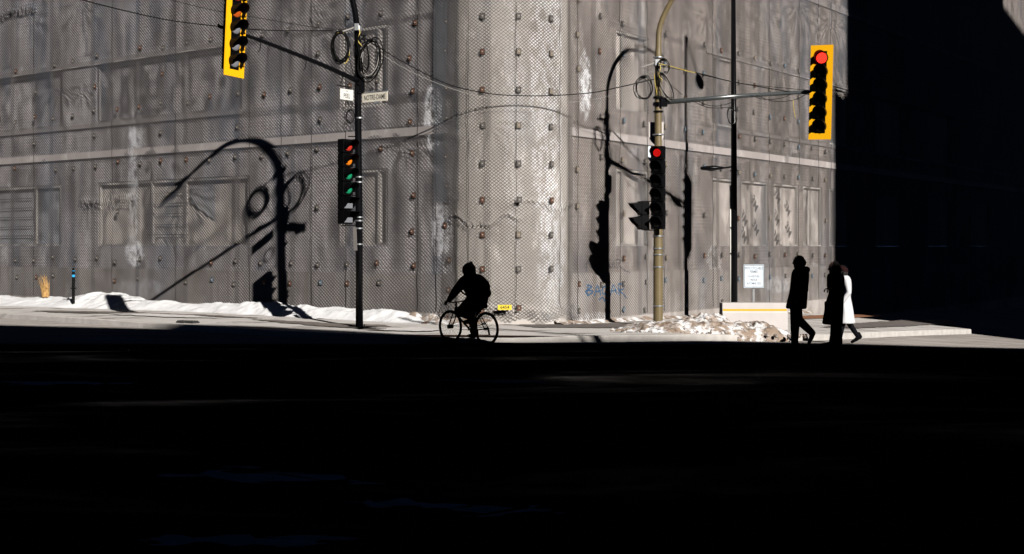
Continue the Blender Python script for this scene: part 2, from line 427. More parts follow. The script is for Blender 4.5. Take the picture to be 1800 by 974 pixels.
holesR = [(sR(1083), sR(1140), 2.0, 4.05), (sR(1083), sR(1140), 5.62, 7.7), (sR(1252), sR(1290), 2.0, 4.05), (sR(1252), sR(1290), 5.62, 7.7),
          (sR(1303), sR(1349), 2.0, 4.05), (sR(1360), sR(1404), 2.0, 4.05), (sR(1412), sR(1445), 2.0, 4.05),
          (18.5, 20.5, 2, 4.05), (23, 26, 2, 4.05), (29, 32, 2, 4.05), (35, 38, 2, 4.05), (18.5, 20.5, 5.62, 7.7), (23, 26, 5.62, 7.7), (29, 32, 5.62, 7.7)]
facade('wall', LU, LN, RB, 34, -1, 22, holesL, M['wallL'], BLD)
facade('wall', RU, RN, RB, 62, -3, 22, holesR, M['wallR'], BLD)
slab('plinth', LU, LN, RB, 34, -1, 1.31, .002, .05, M['plinth'], BLD)
slab('plinth', RU, RN, RB, 62, -3, 1.31, .002, .05, M['plinth'], BLD)
slab('belt_course', LU, LN, RB+.25, 34, 4.78, 4.99, .002, .06, M['belt'], BLD)
slab('belt_course', RU, RN, RB+.05, 62, 4.76, 4.97, .002, .06, M['belt'], BLD)
slab('belt_course', LU, LN, sL(426), 34, 5.74, 5.87, .002, .05, M['belt'], BLD)
slab('belt_course', LU, LN, sL(426), 34, 7.71, 7.86, .002, .05, M['belt'], BLD)
slab('belt_course', RU, RN, sR(1297), 62, 5.50, 5.60, .002, .045, M['belt'], BLD)
slab('belt_course', RU, RN, sR(1240), 62, 7.71, 7.86, .002, .045, M['belt'], BLD)
slab('belt_course', RU, RN, RB, 62, 10.4, 10.62, .002, .05, M['belt'], BLD)
# bay (rounded corner)
def arc(o, n):
    cen = K - LN*RB - RN*RB; a0 = math.atan2(LN.y, LN.x); a1 = math.atan2(RN.y, RN.x)
    if a1 < a0: a1 += 2*math.pi
    return [(cen+Vector((math.cos(a0+(a1-a0)*i/n), math.sin(a0+(a1-a0)*i/n), 0))*(RB+o), RB*(a1-a0)*i/n) for i in range(n+1)]
def bay():
    bm = bmesh.new(); uvl = bm.loops.layers.uv.new('UVMap'); A = arc(.05, 24)
    A = [(A[0][0]-LN*.12, -.1)]+A+[(A[-1][0]-RN*.12, A[-1][1]+.1)]
    for (p, u), (q, v) in zip(A[:-1], A[1:]):
        quad_uv(bm, uvl, [p-Vector((0, 0, 1)), q-Vector((0, 0, 1)), q+Vector((0, 0, 22)), p+Vector((0, 0, 22))], [(u, -1), (v, -1), (v, 22), (u, 22)])
    bmesh.ops.remove_doubles(bm, verts=bm.verts, dist=1e-4)
    return fin('rounded_bay', bm, M['bay'], BLD, smooth=True)
bay()
M['pale_frame'] = mat_wall('pale_frame', (.80, .75, .70), (.62, .57, .53), (.9, .86, .82), [], False)
def window(U, Nn, h, m, bars=0, mull=(), parent=BLD, frame_w=.09, fm=None):
    a, b, c, d = h; fm = fm or M['pale_frame']
    wnd = slab('window_board', U, Nn, a+.004, b-.004, c+.004, d-.004, -.14, -.11, m, parent)
    bm = bmesh.new()
    P = lambda s, z, o: K+U*s+Nn*o+Vector((0, 0, z))
    def bar(s0, s1, z0, z1, o0, o1):
        vs = [bm.verts.new(P(s, z, o)) for s in (s0, s1) for z in (z0, z1) for o in (o0, o1)]
        for f in ((0, 1, 3, 2), (4, 6, 7, 5), (0, 4, 5, 1), (2, 3, 7, 6), (0, 2, 6, 4), (1, 5, 7, 3)): bm.faces.new([vs[i] for i in f])
    g = .006
    bar(a+g, a+frame_w, c+g, d-g, -.105, -.02); bar(b-frame_w, b-g, c+g, d-g, -.105, -.02)
    bar(a+frame_w, b-frame_w, d-frame_w, d-g, -.105, -.02); bar(a+frame_w, b-frame_w, c+g, c+frame_w*.8, -.105, -.02)
    for mm in mull: s = a+(b-a)*mm; bar(s-.04, s+.04, c+.08, d-.1, -.1, -.03)
    fin('window_frame', bm, fm, wnd)
    if bars:
        s0, s1 = (a+(b-a)*bars[0], a+(b-a)*bars[1]); bm = bmesh.new()
        for k in range(5):
            z = c+.35+k*(d-c-.6)/4.5
            tube(bm, [P(s0, z, -.04), P(s1, z+random.uniform(-.02, .02), -.04)], .012, 6)
        fin('window_bar', bm, M['iron'], wnd)
    return wnd
window(LU, LN, holesL[0], M['glassy'], (.28, .62), (.25, .62))
window(LU, LN, holesL[1], M['board'], (.38, .66), (.4, .62))
window(LU, LN, holesL[2], M['board'], 0, (.2,))
window(LU, LN, holesL[3], M['board'], 0, (.2,))
for h in holesL[4:]: window(LU, LN, h, M['wallL'], 0, (), fm=M['plinth'])
WR = []
for i, h in enumerate(holesR):
    WR.append(window(RU, RN, h, M['board2'] if i in (0, 1, 4, 5, 2) else (M['wallR'] if i == 3 else M['board']), 0, (.24,) if i < 2 else (), frame_w=.07))
# pale plastic sheet, folded over at one corner, inside the second window of the left facade
def plastic():
    bm = bmesh.new(); uvl = bm.loops.layers.uv.new('UVMap')
    P = lambda s, z, o: K+LU*s+LN*o+Vector((0, 0, z))
    a, b = sL(374), sL(332)
    pts = [P(a, 3.78, -.08), P(b, 3.78, -.07), P(b, 3.3, -.06), P(a, 2.75, -.08)]
    quad_uv(bm, uvl, pts, [(a, 3.7), (b, 3.7), (b, 3.2), (a, 2.9)])
    return fin('plastic_sheet', bm, M['glassy'], BLD)
plastic()
# printed boards: the maker's mark repeated on the two boards
for i, spots in ((4, [(.18, .42), (.62, .72), (.66, .24), (.16, .10)][:4]), (5, [(.22, .90), (.66, .66), (.18, .46), (.70, .22), (.16, .04)])):
    a, b, c, d = holesR[i]
    for (fu, fz) in spots:
        s = a+.08+(b-a-.16)*fu; z = c+.2+(d-c-.45)*fz
        mx = frame(K+RU*s-RN*.103+Vector((0, 0, z)), RU, (0, 0, 1)) @ Matrix.Rotation(R(-50), 4, 'Z')
        text('board_mark', '3M', .42, M['print'], WR[i], mx, 1.0, bold=.015)

# ---- netting
def mat_net(dom, w0=.30, c1=(.27, .245, .235), c2=(.22, .235, .275), nm='wire_netting', pitch=.086, patches=()):
    m = bpy.data.materials.new(nm); t, p = nodes_of(m); n = N(t)
    uv = n.new('ShaderNodeUVMap').outputs[0]
    wob = n.noise(uv, 1.1, 3, .5)
    sep = n.new('ShaderNodeSeparateXYZ'); t.links.new(uv, sep.inputs[0])
    wz = n.math('MULTIPLY', wob, .16)
    s = n.math('ADD', sep.outputs[0], wz); z = sep.outputs[1]
    a = n.math('FRACT', n.math('DIVIDE', n.math('ADD', n.math('MULTIPLY', s, .85), z), pitch))
    b = n.math('FRACT', n.math('DIVIDE', n.math('SUBTRACT', n.math('MULTIPLY', s, .85), z), pitch))
    # heavier where sheets overlap
    lap = n.ramp(n.math('PINGPONG', n.math('ADD', sep.outputs[0], .25), 1.13), 1.02, 1.06)
    big = n.noise(n.scale(uv, (1, .25, 1)), .9, 3, .6)
    wa = n.math('ADD', w0, n.math('MULTIPLY', lap, .25)); wa = n.math('ADD', wa, n.math('MULTIPLY', n.math('SUBTRACT', big, .45), .75))
    ka, kb = {'a': (1, .42), 'b': (.42, 1), 'ab': (.62, .62)}[dom]
    wa = n.math('MULTIPLY', wa, 1.0)
    la = n.math('LESS_THAN', a, n.math('MULTIPLY', wa, ka)); lb = n.math('LESS_THAN', b, n.math('MULTIPLY', wa, kb))
    al = n.math('MAXIMUM', la, lb)
    al = n.math('MULTIPLY', al, .96)
    tint = n.ramp(n.noise(n.scale(uv, (.8, .18, 1)), .8, 3, .6), .48, .66)
    c = n.mix(tint, c1, c2)
    c = frost(n, t, uv, sep, c, patches, (.72, .72, .75))
    t.links.new(c, p.inputs['Base Color']); p.inputs['Roughness'].default_value = .75
    p.inputs['Specular IOR Level'].default_value = .05
    t.links.new(al, p.inputs['Alpha'])
    return m
M['netL'] = mat_net('b', .42, (.135, .125, .125), (.11, .118, .14), pitch=.094, patches=[pL(236, 335, 12, 150, .55), pL(238, 255, 16, 40, .6), pL(238, 445, 24, 26, .9), pL(764, 205, 20, 70, .9), pL(778, 405, 22, 55, .9)]); M['netR'] = mat_net('a', .36, (.14, .125, .118), (.12, .125, .14), pitch=.084, patches=[pR(1028, 150, 16, 60, .9)]); M['netB'] = mat_net('ab', .36, (.17, .155, .145), (.15, .155, .165), pitch=.082)
M['net_blue'] = mat_net('b', .40, (.13, .135, .15), (.12, .13, .15), 'blue_netting')
def fold(s, z, L):
    """creases of a hung sheet: list of (s, z, reach, strength)"""
    o = 0
    for (a, b, r, k) in L:
        dx, dz = s-a, b-z
        d = math.hypot(dx, dz)
        if d < r*1.6 and dz > -.15:
            ang = math.atan2(dx, dz+.05)
            o += .40*k*math.exp(-(d/r)**2*1.3)*math.sin(ang*11+d*2)*min(1, d/.25)*(.6+.8*noise.noise((s*2, z*2, 8)))
    return o
def ridge(s, z, s0, s1, zc, amp, wd=.05):
    if s < s0-.2 or s > s1+.2: return 0
    c = zc(s); e = sm(s0-.2, s0, s)*(1-sm(s1, s1+.2, s))
    return e*amp*(math.exp(-((z-c)/wd)**2)+.45*noise.noise((s*14, z*6, 3))*math.exp(-((z-c)/(wd*2.5))**2))
def net_grid(name, ss, zs, P, mm):
    bm = bmesh.new(); uvl = bm.loops.layers.uv.new('UVMap')
    g = [[bm.verts.new(P(s, z)) for s in ss] for z in zs]
    for j in range(len(zs)-1):
        for i in range(len(ss)-1):
            f = bm.faces.new((g[j][i], g[j][i+1], g[j+1][i+1], g[j+1][i])); f.smooth = True
            for l, uv in zip(f.loops, ((ss[i], zs[j]), (ss[i+1], zs[j]), (ss[i+1], zs[j+1]), (ss[i], zs[j+1]))): l[uvl].uv = uv
    me = bpy.data.meshes.new(name); bm.to_mesh(me); bm.free()
    return link(name, me, M[mm], BLD)
def fr(a, b, st):
    n = int((b-a)/st)+1; return [a+(b-a)*i/n for i in range(n+1)]
def zL(x, y): s = sL(x); return (s, 2+(433-y)*(K+LU*s).y/2200)
def zR(x, y): s = sR(x); return (s, 2+(433-y)*(K+RU*s).y/2200)
FL = [(*zL(112, 150), 1.2, .09), (*zL(148, 152), .9, .08), (*zL(60, 30), .9, .05), (*zL(150, 8), 1.0, .08), (*zL(335, 330), 1.6, .06),
      (*zL(545, 20), 2.0, .05), (*zL(600, 190), 1.6, .03), (*zL(160, 350), .8, .06), (*zL(75, 410), .6, .05), (*zL(300, 400), 1.2, .04)]
for k in range(16): FL.append((random.uniform(2.5, 22), random.choice([4.7, 6.4, 8.0]), 1.3, .03))
def PL(s, z):
    o = .045+.018*noise.noise((s*.8, z*.5, 1))+.010*math.sin(s*5.6+noise.noise((s, z*.4, 5))*2)+fold(s, z, FL)
    o += ridge(s, z, sL(240), sL(148), lambda q: zL(190, 352)[1]+.06*math.sin(q*2.2), .12, .06)
    o += ridge(s, z, sL(62), sL(-60), lambda q: 9.86+.07*math.sin(q*1.9), .16, .07)
    return K+LU*s+LN*max(.055 if z < 1.4 or 4.7 < z < 5.1 or 5.7 < z < 5.9 or 7.7 < z < 7.9 else .012, o)+Vector((0, 0, z))
net_grid('netting', fr(RB, 24, .09), fr(.35, 11.6, .09), PL, 'netL')
net_grid('netting', fr(24, 34, .4), fr(.3, 11.6, .4), PL, 'netL')
net_grid('netting', fr(sL(811), sL(766), .06), fr(3.1, 11.5, .09), lambda s, z: PL(s, z)+LN*.035, 'net_blue')
FR = [(*zR(1100, 300), .8, .03), (*zR(1400, 10), 1.5, .09), (*zR(1455, 40), 1.6, .12), (*zR(1130, 300), 1.0, .05), (*zR(1240, 30), 1.2, .05), (*zR(1420, 320), 1.2, .05), (*zR(1340, 20), 1.1, .06), (*zR(1455, 110), 1.1, .06)]
for k in range(14): FR.append((random.uniform(2.5, 18), random.choice([4.7, 6.4, 8.0, 2.4]), 1.2, .03))
def PR(s, z):
    o = .045+.018*noise.noise((s*.8+9, z*.5, 1))+.010*math.sin(s*5.6+noise.noise((s, z*.4, 5))*2)+fold(s, z, FR)
    return K+RU*s+RN*max(.055 if z < 1.4 or 4.7 < z < 5.1 or 5.45 < z < 5.65 or 7.7 < z < 7.9 or 10.3 < z < 10.7 else .012, o)+Vector((0, 0, z))
net_grid('netting', fr(RB, 20, .09), fr(.15, 12.6, .09), PR, 'netR')
net_grid('netting', fr(20, 60, .5), fr(-.6, 17.5, .5), PR, 'netR')
cenB = K-LN*RB-RN*RB; aB0 = math.atan2(LN.y, LN.x); aB1 = math.atan2(RN.y, RN.x)
if aB1 < aB0: aB1 += 2*math.pi
LBAY = RB*(aB1-aB0)
FB = [(.75, 6.7, 1.4, .06), (.9, 4.9, 1.8, .10), (1.2, 3.0, 1.2, .06), (2.5, 4.9, 1.6, .05), (.4, 3.1, .9, .08), (2.2, 2.9, .9, .06), (1.7, .9, 1.0, .07), (.6, 2.5, 1.3, .05)]
def PB(s, z):
    o = .10+.03*noise.noise((s*1.1, z*.7, 7))+.6*fold(s, z, FB)+.010*noise.noise((s*7, z*.5, 2))
    o += ridge(s, z, -.05, 1.55, lambda q: 2.62+.13*math.cos(q*4.4)+.04*math.sin(q*11), .10, .05)
    o += ridge(s, z, 1.5, LBAY, lambda q: 3.02+.10*math.sin(q*4+.6), .09, .045)
    o += .16*(1-sm(.25, .75, z))*(.6+.8*noise.noise((s*3.2, z*5, 2)))
    a = aB0+(aB1-aB0)*s/LBAY
    return cenB+Vector((math.cos(a), math.sin(a), 0))*(RB+max(.065, o))+Vector((0, 0, z-.12*noise.noise((s*2, 0, 4))*(1-sm(.2, 1, z))))
net_grid('netting', fr(-.35, LBAY+.12, .045), fr(.24, 10.5, .045), PB, 'netB')
# seams and ropes of the netting: dark stitched lines
def seam(U, Nn, s, z0, z1, PF):
    bm = bmesh.new()
    tube(bm, [PF(s+.012*math.sin(z*7), z)+Nn*.012 for z in fr(z0, z1, .12)], .006, 5)
    return fin('seam_rope', bm, M['iron'], BLD)
for x in (62, 200, 312, 442, 498, 551, 611, 737, 770, 804): seam(LU, LN, sL(x), .4, 11.5, PL)
for x in (1012, 1087, 1134, 1164, 1250, 1349, 1402, 1436, 1458): seam(RU, RN, sR(x), .2, 12.5, PR)
for s in (.42, 1.55, 2.7):
    bm = bmesh.new(); tube(bm, [PB(s+.01*math.sin(z*6), z)+Vector((-.005, -.012, 0)) for z in fr(.4, 10.4, .12)], .006, 5); fin('seam_rope', bm, M['iron'], BLD)

# ---- anchor plates
def plate_mesh():
    out = {}
    for k, mm in (('rust', M['rust']), ('grey', M['plate_grey']), ('blue', M['plate_blue']), ('tan', M['plate_tan'])):
        bm = bmesh.new(); box(bm, (0, -.006, 0), (.092, .018, .12))
        for f in bm.faces: f.material_index = 0
        box(bm, (0, .006, 0), (.122, .010, .15)); bm.faces.ensure_lookup_table()
        for f in bm.faces[6:]: f.material_index = 2
        n0 = len(bm.faces)
        tube(bm, [(0, -.012, 0), (0, -.030, 0)], .019, 6)
        tube(bm, [(0, -.030, 0), (0, -.045, 0)], .009, 6)
        bm.faces.ensure_lookup_table()
        for f in bm.faces[n0:]: f.material_index = 1
        bmesh.ops.recalc_face_normals(bm, faces=bm.faces)
        me = bpy.data.meshes.new('anchor_plate'); bm.to_mesh(me); bm.free(); me.materials.append(mm); me.materials.append(M['bolt']); me.materials.append(M['iron']); out[k] = me
    return out
PM = plate_mesh(); plates = []
def add_plate(p, nrm, kind, tilt=0):
    rz = math.atan2(nrm.y, nrm.x)+math.pi/2
    plates.append((p+nrm*.012, rz, kind, tilt))
rows_all = [.98, 1.58, 4.55, 6.25, 7.95, 9.1]; rows_alt = [5.4, 7.1, 8.75]
cols = [sL(787)+1.105*i for i in range(0, 26)]
for i, s in enumerate(cols):
    rows = [.35, 1.0, 1.62, 2.52, 3.4, 4.25, 5.08, 5.92, 6.77, 7.57, 8.4] if i == 0 else ([1.58, 3.35, 4.3, 5.1, 5.9, 6.75, 7.6, 2.45] if i == 1 else rows_all+(rows_alt if i % 3 == 1 else [])+([3.1] if i in (4, 12) else []))
    for z in rows:
        for h in holesL:
            if h[0]-.1 < s < h[1]+.1 and 2.0 < z < 4.0 and i > 3 and z != 3.1: break
        else:
            q = s+random.uniform(-.10, .10); zz = z+random.uniform(-.09, .09)
            if random.random() < .06: continue
            kd = 'rust' if (i < 2 or random.random() < .28) else random.choice(['grey', 'grey', 'grey', 'blue' if z < 1.2 else 'grey'])
            add_plate(PL(q, zz), LN, kd, random.uniform(-.1, .1))
cr = [sR(1013)]+[sR(1053)+1.12*i for i in range(0, 14)]
for i, s in enumerate(cr):
    for z in ([.4, 1.02, 3.0, 3.95, 4.75, 5.6, 6.45, 7.3, 8.2] if i == 0 else [1.02, 1.55, 2.9, 4.3, 5.35, 6.2, 7.05, 7.9, 8.75]+([.3] if i in (2, 3, 5, 7) else [])):
        if any(h[0]-.06 < s < h[1]+.06 and h[2] < z < h[3] for h in holesR) and random.random() < .7: continue
        if z == 1.55: z = 1.72
        if z == 1.72 and i < 2: continue
        if random.random() < .05: continue
        kd = random.choice(['tan', 'grey', 'rust']) if i == 0 else random.choice(['grey', 'grey', 'blue', 'rust', 'grey', 'tan'] if z > 1.2 else ['blue', 'blue', 'grey'])
        q = s+random.uniform(-.05, .05); zz = z+random.uniform(-.04, .04)-max(0, s-8)*.0
        add_plate(PR(q, zz), RN, kd, random.uniform(-.1, .1) if not (i == 2 and z == .3) else .78)
for x, kds in ((848, ['grey', 'rust', 'rust', 'grey', 'grey', 'rust', 'rust', 'rust', 'rust']), (912, ['grey', 'tan', 'grey', 'tan', 'grey', 'grey', 'tan', 'grey', 'rust']), (970, ['grey', 'tan', 'tan', 'grey', 'grey', 'rust', 'grey', 'grey', 'tan'])):
    # bay surface parameter for this pixel column
    best = min(range(0, 401), key=lambda k: abs(900+2200*(PB(LBAY*k/400, 4).x)/(PB(LBAY*k/400, 4).y)-x)); s = LBAY*best/400
    a = aB0+(aB1-aB0)*s/LBAY; nr = Vector((math.cos(a), math.sin(a), 0))
    for z, kd in zip([7.56, 6.7, 5.78, 4.92, 4.0, 3.12, 2.28, 1.45, .5], kds):
        if x == 970 and z == .5: continue
        add_plate(PB(s, z), nr, kd, random.uniform(-.08, .08))
plates.sort(key=lambda t: t[0].y)
def mk(p):
    o = bpy.data.objects.new('anchor_plate', PM[p[2]]); C.objects.link(o); o.parent = BLD
    o.location = p[0]; o.rotation_euler = (0, p[3], p[1]); return o
near = [p for p in plates if -.4 < p[0].z < 8.6 and abs(p[0].x/p[0].y) < .42]
ind, rest = near[:100], [p for p in near[100:]]
for p in ind: mk(p)
bm = bmesh.new()
for p in rest:
    tmp = bmesh.new(); tmp.from_mesh(PM[p[2]]); mi = {'rust': 0, 'grey': 1, 'blue': 2, 'tan': 3}[p[2]]
    for f in tmp.faces: f.material_index = (mi, 4, 5)[f.material_index]
    tmp.transform(Matrix.Translation(p[0]) @ Matrix.Rotation(p[1], 4, 'Z') @ Matrix.Rotation(p[3], 4, 'Y'))
    t2 = bpy.data.meshes.new('t'); tmp.to_mesh(t2); tmp.free(); bm.from_mesh(t2); bpy.data.meshes.remove(t2)
me = bpy.data.meshes.new('anchor_plates'); bm.to_mesh(me); bm.free()
tag(link('anchor_plates', me, [M['rust'], M['plate_grey'], M['plate_blue'], M['plate_tan'], M['bolt'], M['iron']], BLD), kind='stuff')
# graffiti on the plinth (strokes of paint, drawn in facade metres)
def stroke(lines, m, name, wd, x0, y0):
    """lines in photo pixels relative to x0, y0 on the right facade"""
    bm = bmesh.new()
    for ln in lines:
        pts = []
        for (x, y) in (crv([(a, b, 0) for a, b in ln], 5) and [(v.x, v.y) for v in crv([(a, b, 0) for a, b in ln], 5)]):
            s, z = zR(x0+x, y0+y); o = .056 if z < 1.31 else .006
            pts.append(K+RU*s+RN*o+Vector((0, 0, z)))
        for a, b in zip(pts[:-1], pts[1:]):
            t = (b-a)
            if t.length < 1e-5: continue
            q = t.normalized().cross(RN)*wd; e = t.normalized()*wd*.4
            bm.faces.new([bm.verts.new(v) for v in (a-q-e, a+q-e, b+q+e, b-q+e)])
    return fin(name, bm, m, BLD)
stroke([[(2, 0), (1, 20)], [(2, 1), (9, 4), (3, 9), (11, 13), (1, 20)], [(0, 16), (-2, 12), (4, 10)],
        [(14, 20), (19, 2), (25, 19)], [(15, 13), (25, 11)], [(37, 3), (29, 5), (28, 15), (37, 18)],
        [(42, 18), (47, 1), (53, 17)], [(43, 12), (52, 10)],
        [(57, 18), (56, 0), (64, 1), (65, 8), (57, 10), (64, 17), (72, 25)], [(22, 27), (28, 23), (32, 29), (38, 24)]], M['graffiti'], 'graffiti', .020, 1028, 500)
stroke([[(0, 20), (2, 2), (9, 14), (13, 0), (16, 16)], [(38, 2), (44, 14), (49, 2), (50, 14)], [(55, 16), (53, 0), (61, 2), (56, 8), (62, 14), (74, 22)]], M['graffiti_d'], 'graffiti', .015, 1030, 457)
# small yellow tag at the foot of the bay
tg = PB(1.0, .72); a = aB0+(aB1-aB0)*1.0/LBAY
best = min(range(0, 401), key=lambda k: abs(900+2200*(PB(LBAY*k/400, .5).x)/(PB(LBAY*k/400, .5).y)-887)); sb = LBAY*best/400
a = aB0+(aB1-aB0)*sb/LBAY; nr = Vector((math.cos(a), math.sin(a), 0)); ux = Vector((-nr.y, nr.x, 0)); zt = 2+(433-544)*29/2200
c0 = cenB+nr*(RB+.3)+Vector((0, 0, zt)); mx = frame(c0, ux, (0, 0, 1))
bm = bmesh.new(); box(bm, (0, 0, 0), (.33, .12, .012), mx); YT = fin('yellow_tag', bm, M['tag_yellow'], BLD)
text('tag_text', '6454', .10, M['ink'], YT, mx @ Matrix.Translation((0, 0, .009)), 1.1)

# ---------------------------------------------------------------- buildings across the street that shade the crossing
def prism(bm, poly, z0, z1):
    a = [bm.verts.new((x, y, z0)) for x, y in poly]; b = [bm.verts.new((x, y, z1)) for x, y in poly]; n = len(poly)
    for i in range(n): bm.faces.new((a[i], a[(i+1) % n], b[(i+1) % n], b[i]))
    bm.faces.new(a[::-1]); bm.faces.new(b)
HA = 24.0
edge = [(-60, 47.5), (-13, 32.0), (-6.5, 30.1), (-3.4, 28.0), (-1.7, 26.6), (0, 26.2), (6.1, 27.45), (11.9, 29.0), (24, 32.5), (60, 44)]
k = HA/TAN; fp = [(x+SD.x*k, y+SD.y*k) for x, y in edge]
OA = empty('office_block', (20, -30, 0)); tag(OA, 'dark brick block across the street that throws the long shadow over the road', 'building')
bm = bmesh.new(); prism(bm, [(x-20, y+30) for x, y in fp]+[(62, -50), (-62, -50)], -1, HA); fin('wall', bm, M['brick_dark'], OA)
bm = bmesh.new()
for (x0, y0), (x1, y1) in zip(fp[1:-1], fp[2:]):
    L = math.hypot(x1-x0, y1-y0); nn = Vector((-(y1-y0)/L, (x1-x0)/L, 0))
    for kx in range(int(L//2.4)):
        f = (kx+.5)*2.4/L; c = Vector((x0+(x1-x0)*f-20, y0+(y1-y0)*f+30, 0))+nn*.02
        u = Vector(((x1-x0)/L, (y1-y0)/L, 0))
        for fl in range(6):
            z = 2+fl*3.5
            bm.faces.new([bm.verts.new(c+u*a_+Vector((0, 0, z+b_))) for a_, b_ in ((-.6, 0), (.6, 0), (.6, 1.9), (-.6, 1.9))])
fin('windows', bm, M['glass_dark'], OA)
E = Vector((-SD.y, SD.x, 0))                # lateral axis, square to the sun
P0 = K+RU*sR(1465); Q0 = P0+SD*35; lat0 = P0.dot(E); dep0 = Q0.dot(SD)
def wallpt(x): return K+RU*sR(x)
def caster(name, parent, xa, xb, zw):
    pa = wallpt(xa); la = pa.dot(E)-lat0; lb = (wallpt(xb).dot(E)-lat0) if xb else 70
    pm = wallpt((xa+(xb or 1800))/2); H = zw+(dep0-pm.dot(SD))*TAN
    bm = bmesh.new(); q = [Q0+E*la, Q0+E*lb, Q0+E*lb+SD*18, Q0+E*la+SD*18]
    prism(bm, [(v.x, v.y) for v in q], -3, H); return fin(name, bm, M['brick_dark'], parent)
OB = empty('tower_block', (0, 0, 0)); tag(OB, 'dark stepped tower on the right that shades the far end of the netted wall', 'building')
caster('lower_block', OB, 1465, 1492, 7.6)
caster('tower', OB, 1487, 1763, 26)
caster('rear_block', OB, 1757, None, 13.5)

# ---------------------------------------------------------------- snow
def snowbank():
    bm = bmesh.new(); uvl = bm.loops.layers.uv.new('UVMap')
    ss = fr(1.6, 30, .06); os_ = [i/22 for i in range(23)]
    hgt = lambda s: (.24+.05*noise.noise((s*.9, 0, 0))*2+.26*math.exp(-((s-sL(212))/1.3)**2)+.10*math.exp(-((s-sL(480))/2.5)**2)+.05*math.exp(-((s-sL(640))/1)**2))*sm(1.4, 4.0, s)
    wid = lambda s: 1.0+1.6*sm(10, 22, s)+.16*noise.noise((s*1.4, 3, 0))
    g = []
    for s in ss:
        row = []
        for f in os_:
            o = -.05+f*wid(s); p = K+LU*s+LN*o
            prof = (1-f**2.6)*(.86+.14*math.sin(math.pi*min(1, f*1.3)))
            h = hgt(s)*prof*(1+.22*noise.noise((s*1.6, o*1.8, 0))+.16*noise.noise((s*4.4, o*4.4, 1))+.10*noise.noise((s*11, o*11, 2)))
            row.append((bm.verts.new((p.x, p.y, gz(p.x, p.y)+.10+max(-.03, h))), h))
        g.append(row)
    for i in range(len(ss)-1):
        for j in range(len(os_)-1):
            q = (g[i][j], g[i+1][j], g[i+1][j+1], g[i][j+1]); f = bm.faces.new([v for v, _ in q]); f.smooth = True
            for l, (v, h) in zip(f.loops, q): l[uvl].uv = (0, h)
    return fin('snow_bank', bm, M['snow'], smooth=True)
tag(snowbank(), kind='structure')
def pile(name, cx, cy, rx, ry, hh, m, seed, peaks=()):
    bm = bmesh.new(); n = 170; g = []
    for j in range(n//2+1):
        row = []
        for i in range(n+1):
            u = i/n*2-1; v = j/(n//2)*2-1; x = cx+u*rx; y = cy+v*ry
            e = max(0, 1-(abs(u)**2.6+abs(v)**2.2))**.55
            b = noise.noise((x*1.3, y*1.3, seed)); c = noise.noise((x*4.2, y*4.2, seed+1)); d = noise.noise((x*11, y*11, seed+2)); c2 = abs(noise.noise((x*7, y*7, seed+4)))
            pk = sum(a*math.exp(-((u-pu)/pw)**2) for pu, pw, a in peaks)
            h = hh*e*(.72+pk+.45*b+.28*c+.12*d-.14*c2)
            row.append(bm.verts.new((x, y, gz(x, y)+.06+(h if e > 0 else -.2))))
        g.append(row)
    for j in range(n//2):
        for i in range(n): bm.faces.new((g[j][i], g[j][i+1], g[j+1][i+1], g[j+1][i]))
    return fin(name, bm, m, smooth=True)
tag(pile('snow_pile', 4.42, 28.75, 2.1, 1.15, .42, M['dirty'], 3.3, ((-.35, .3, .15), (.25, .35, .22), (.7, .2, .05))), 'heap of dirty brown ploughed snow in front of the white barrier', 'snow pile')
# loose lumps around the heap
bm = bmesh.new(); rr = random.Random(4)
for k_ in range(90):
    x = 4.5+rr.uniform(-2.3, 2.2); y = 27.55+rr.uniform(0, .9); r = rr.uniform(.015, .06)
    vs = bmesh.ops.create_icosphere(bm, subdivisions=1, radius=r)['verts']
    for v in vs: v.co = v.co*(1+rr.uniform(-.25, .25))+Vector((x, y, gz(x, y)+.14))
tag(fin('snow_lumps', bm, M['dirty']), kind='stuff')
# thin snow at the foot of the right facade and the bay
def footsnow(name, U, Nn, s0, s1, w0, h0, seed):
    bm = bmesh.new(); ss = fr(s0, s1, .09); g = []
    for s in ss:
        row = []; ww = w0*(.6+.9*abs(noise.noise((s*1.1, seed, 0))))
        for k_ in range(9):
            f = k_/8; p = K+U*s+Nn*(.02+f*ww)
            h = h0*(1-f**1.5)*(.5+1.3*abs(noise.noise((s*1.7, f, seed))))+.012*noise.noise((s*8, f*8, seed))
            row.append(bm.verts.new((p.x, p.y, gz(p.x, p.y)+.14+(h if k_ < 8 else -.03))))
        g.append(row)
    for a_, b_ in zip(g[:-1], g[1:]):
        for k_ in range(8): bm.faces.new((a_[k_], b_[k_], b_[k_+1], a_[k_+1]))
    return tag(fin(name, bm, M['dirty'], smooth=True), kind='structure')
footsnow('snow_edge', RU, RN, 1.4, 16.5, .35, .10, 2)
footsnow('snow_edge', LU, LN, .8, 3.6, .9, .20, 5)
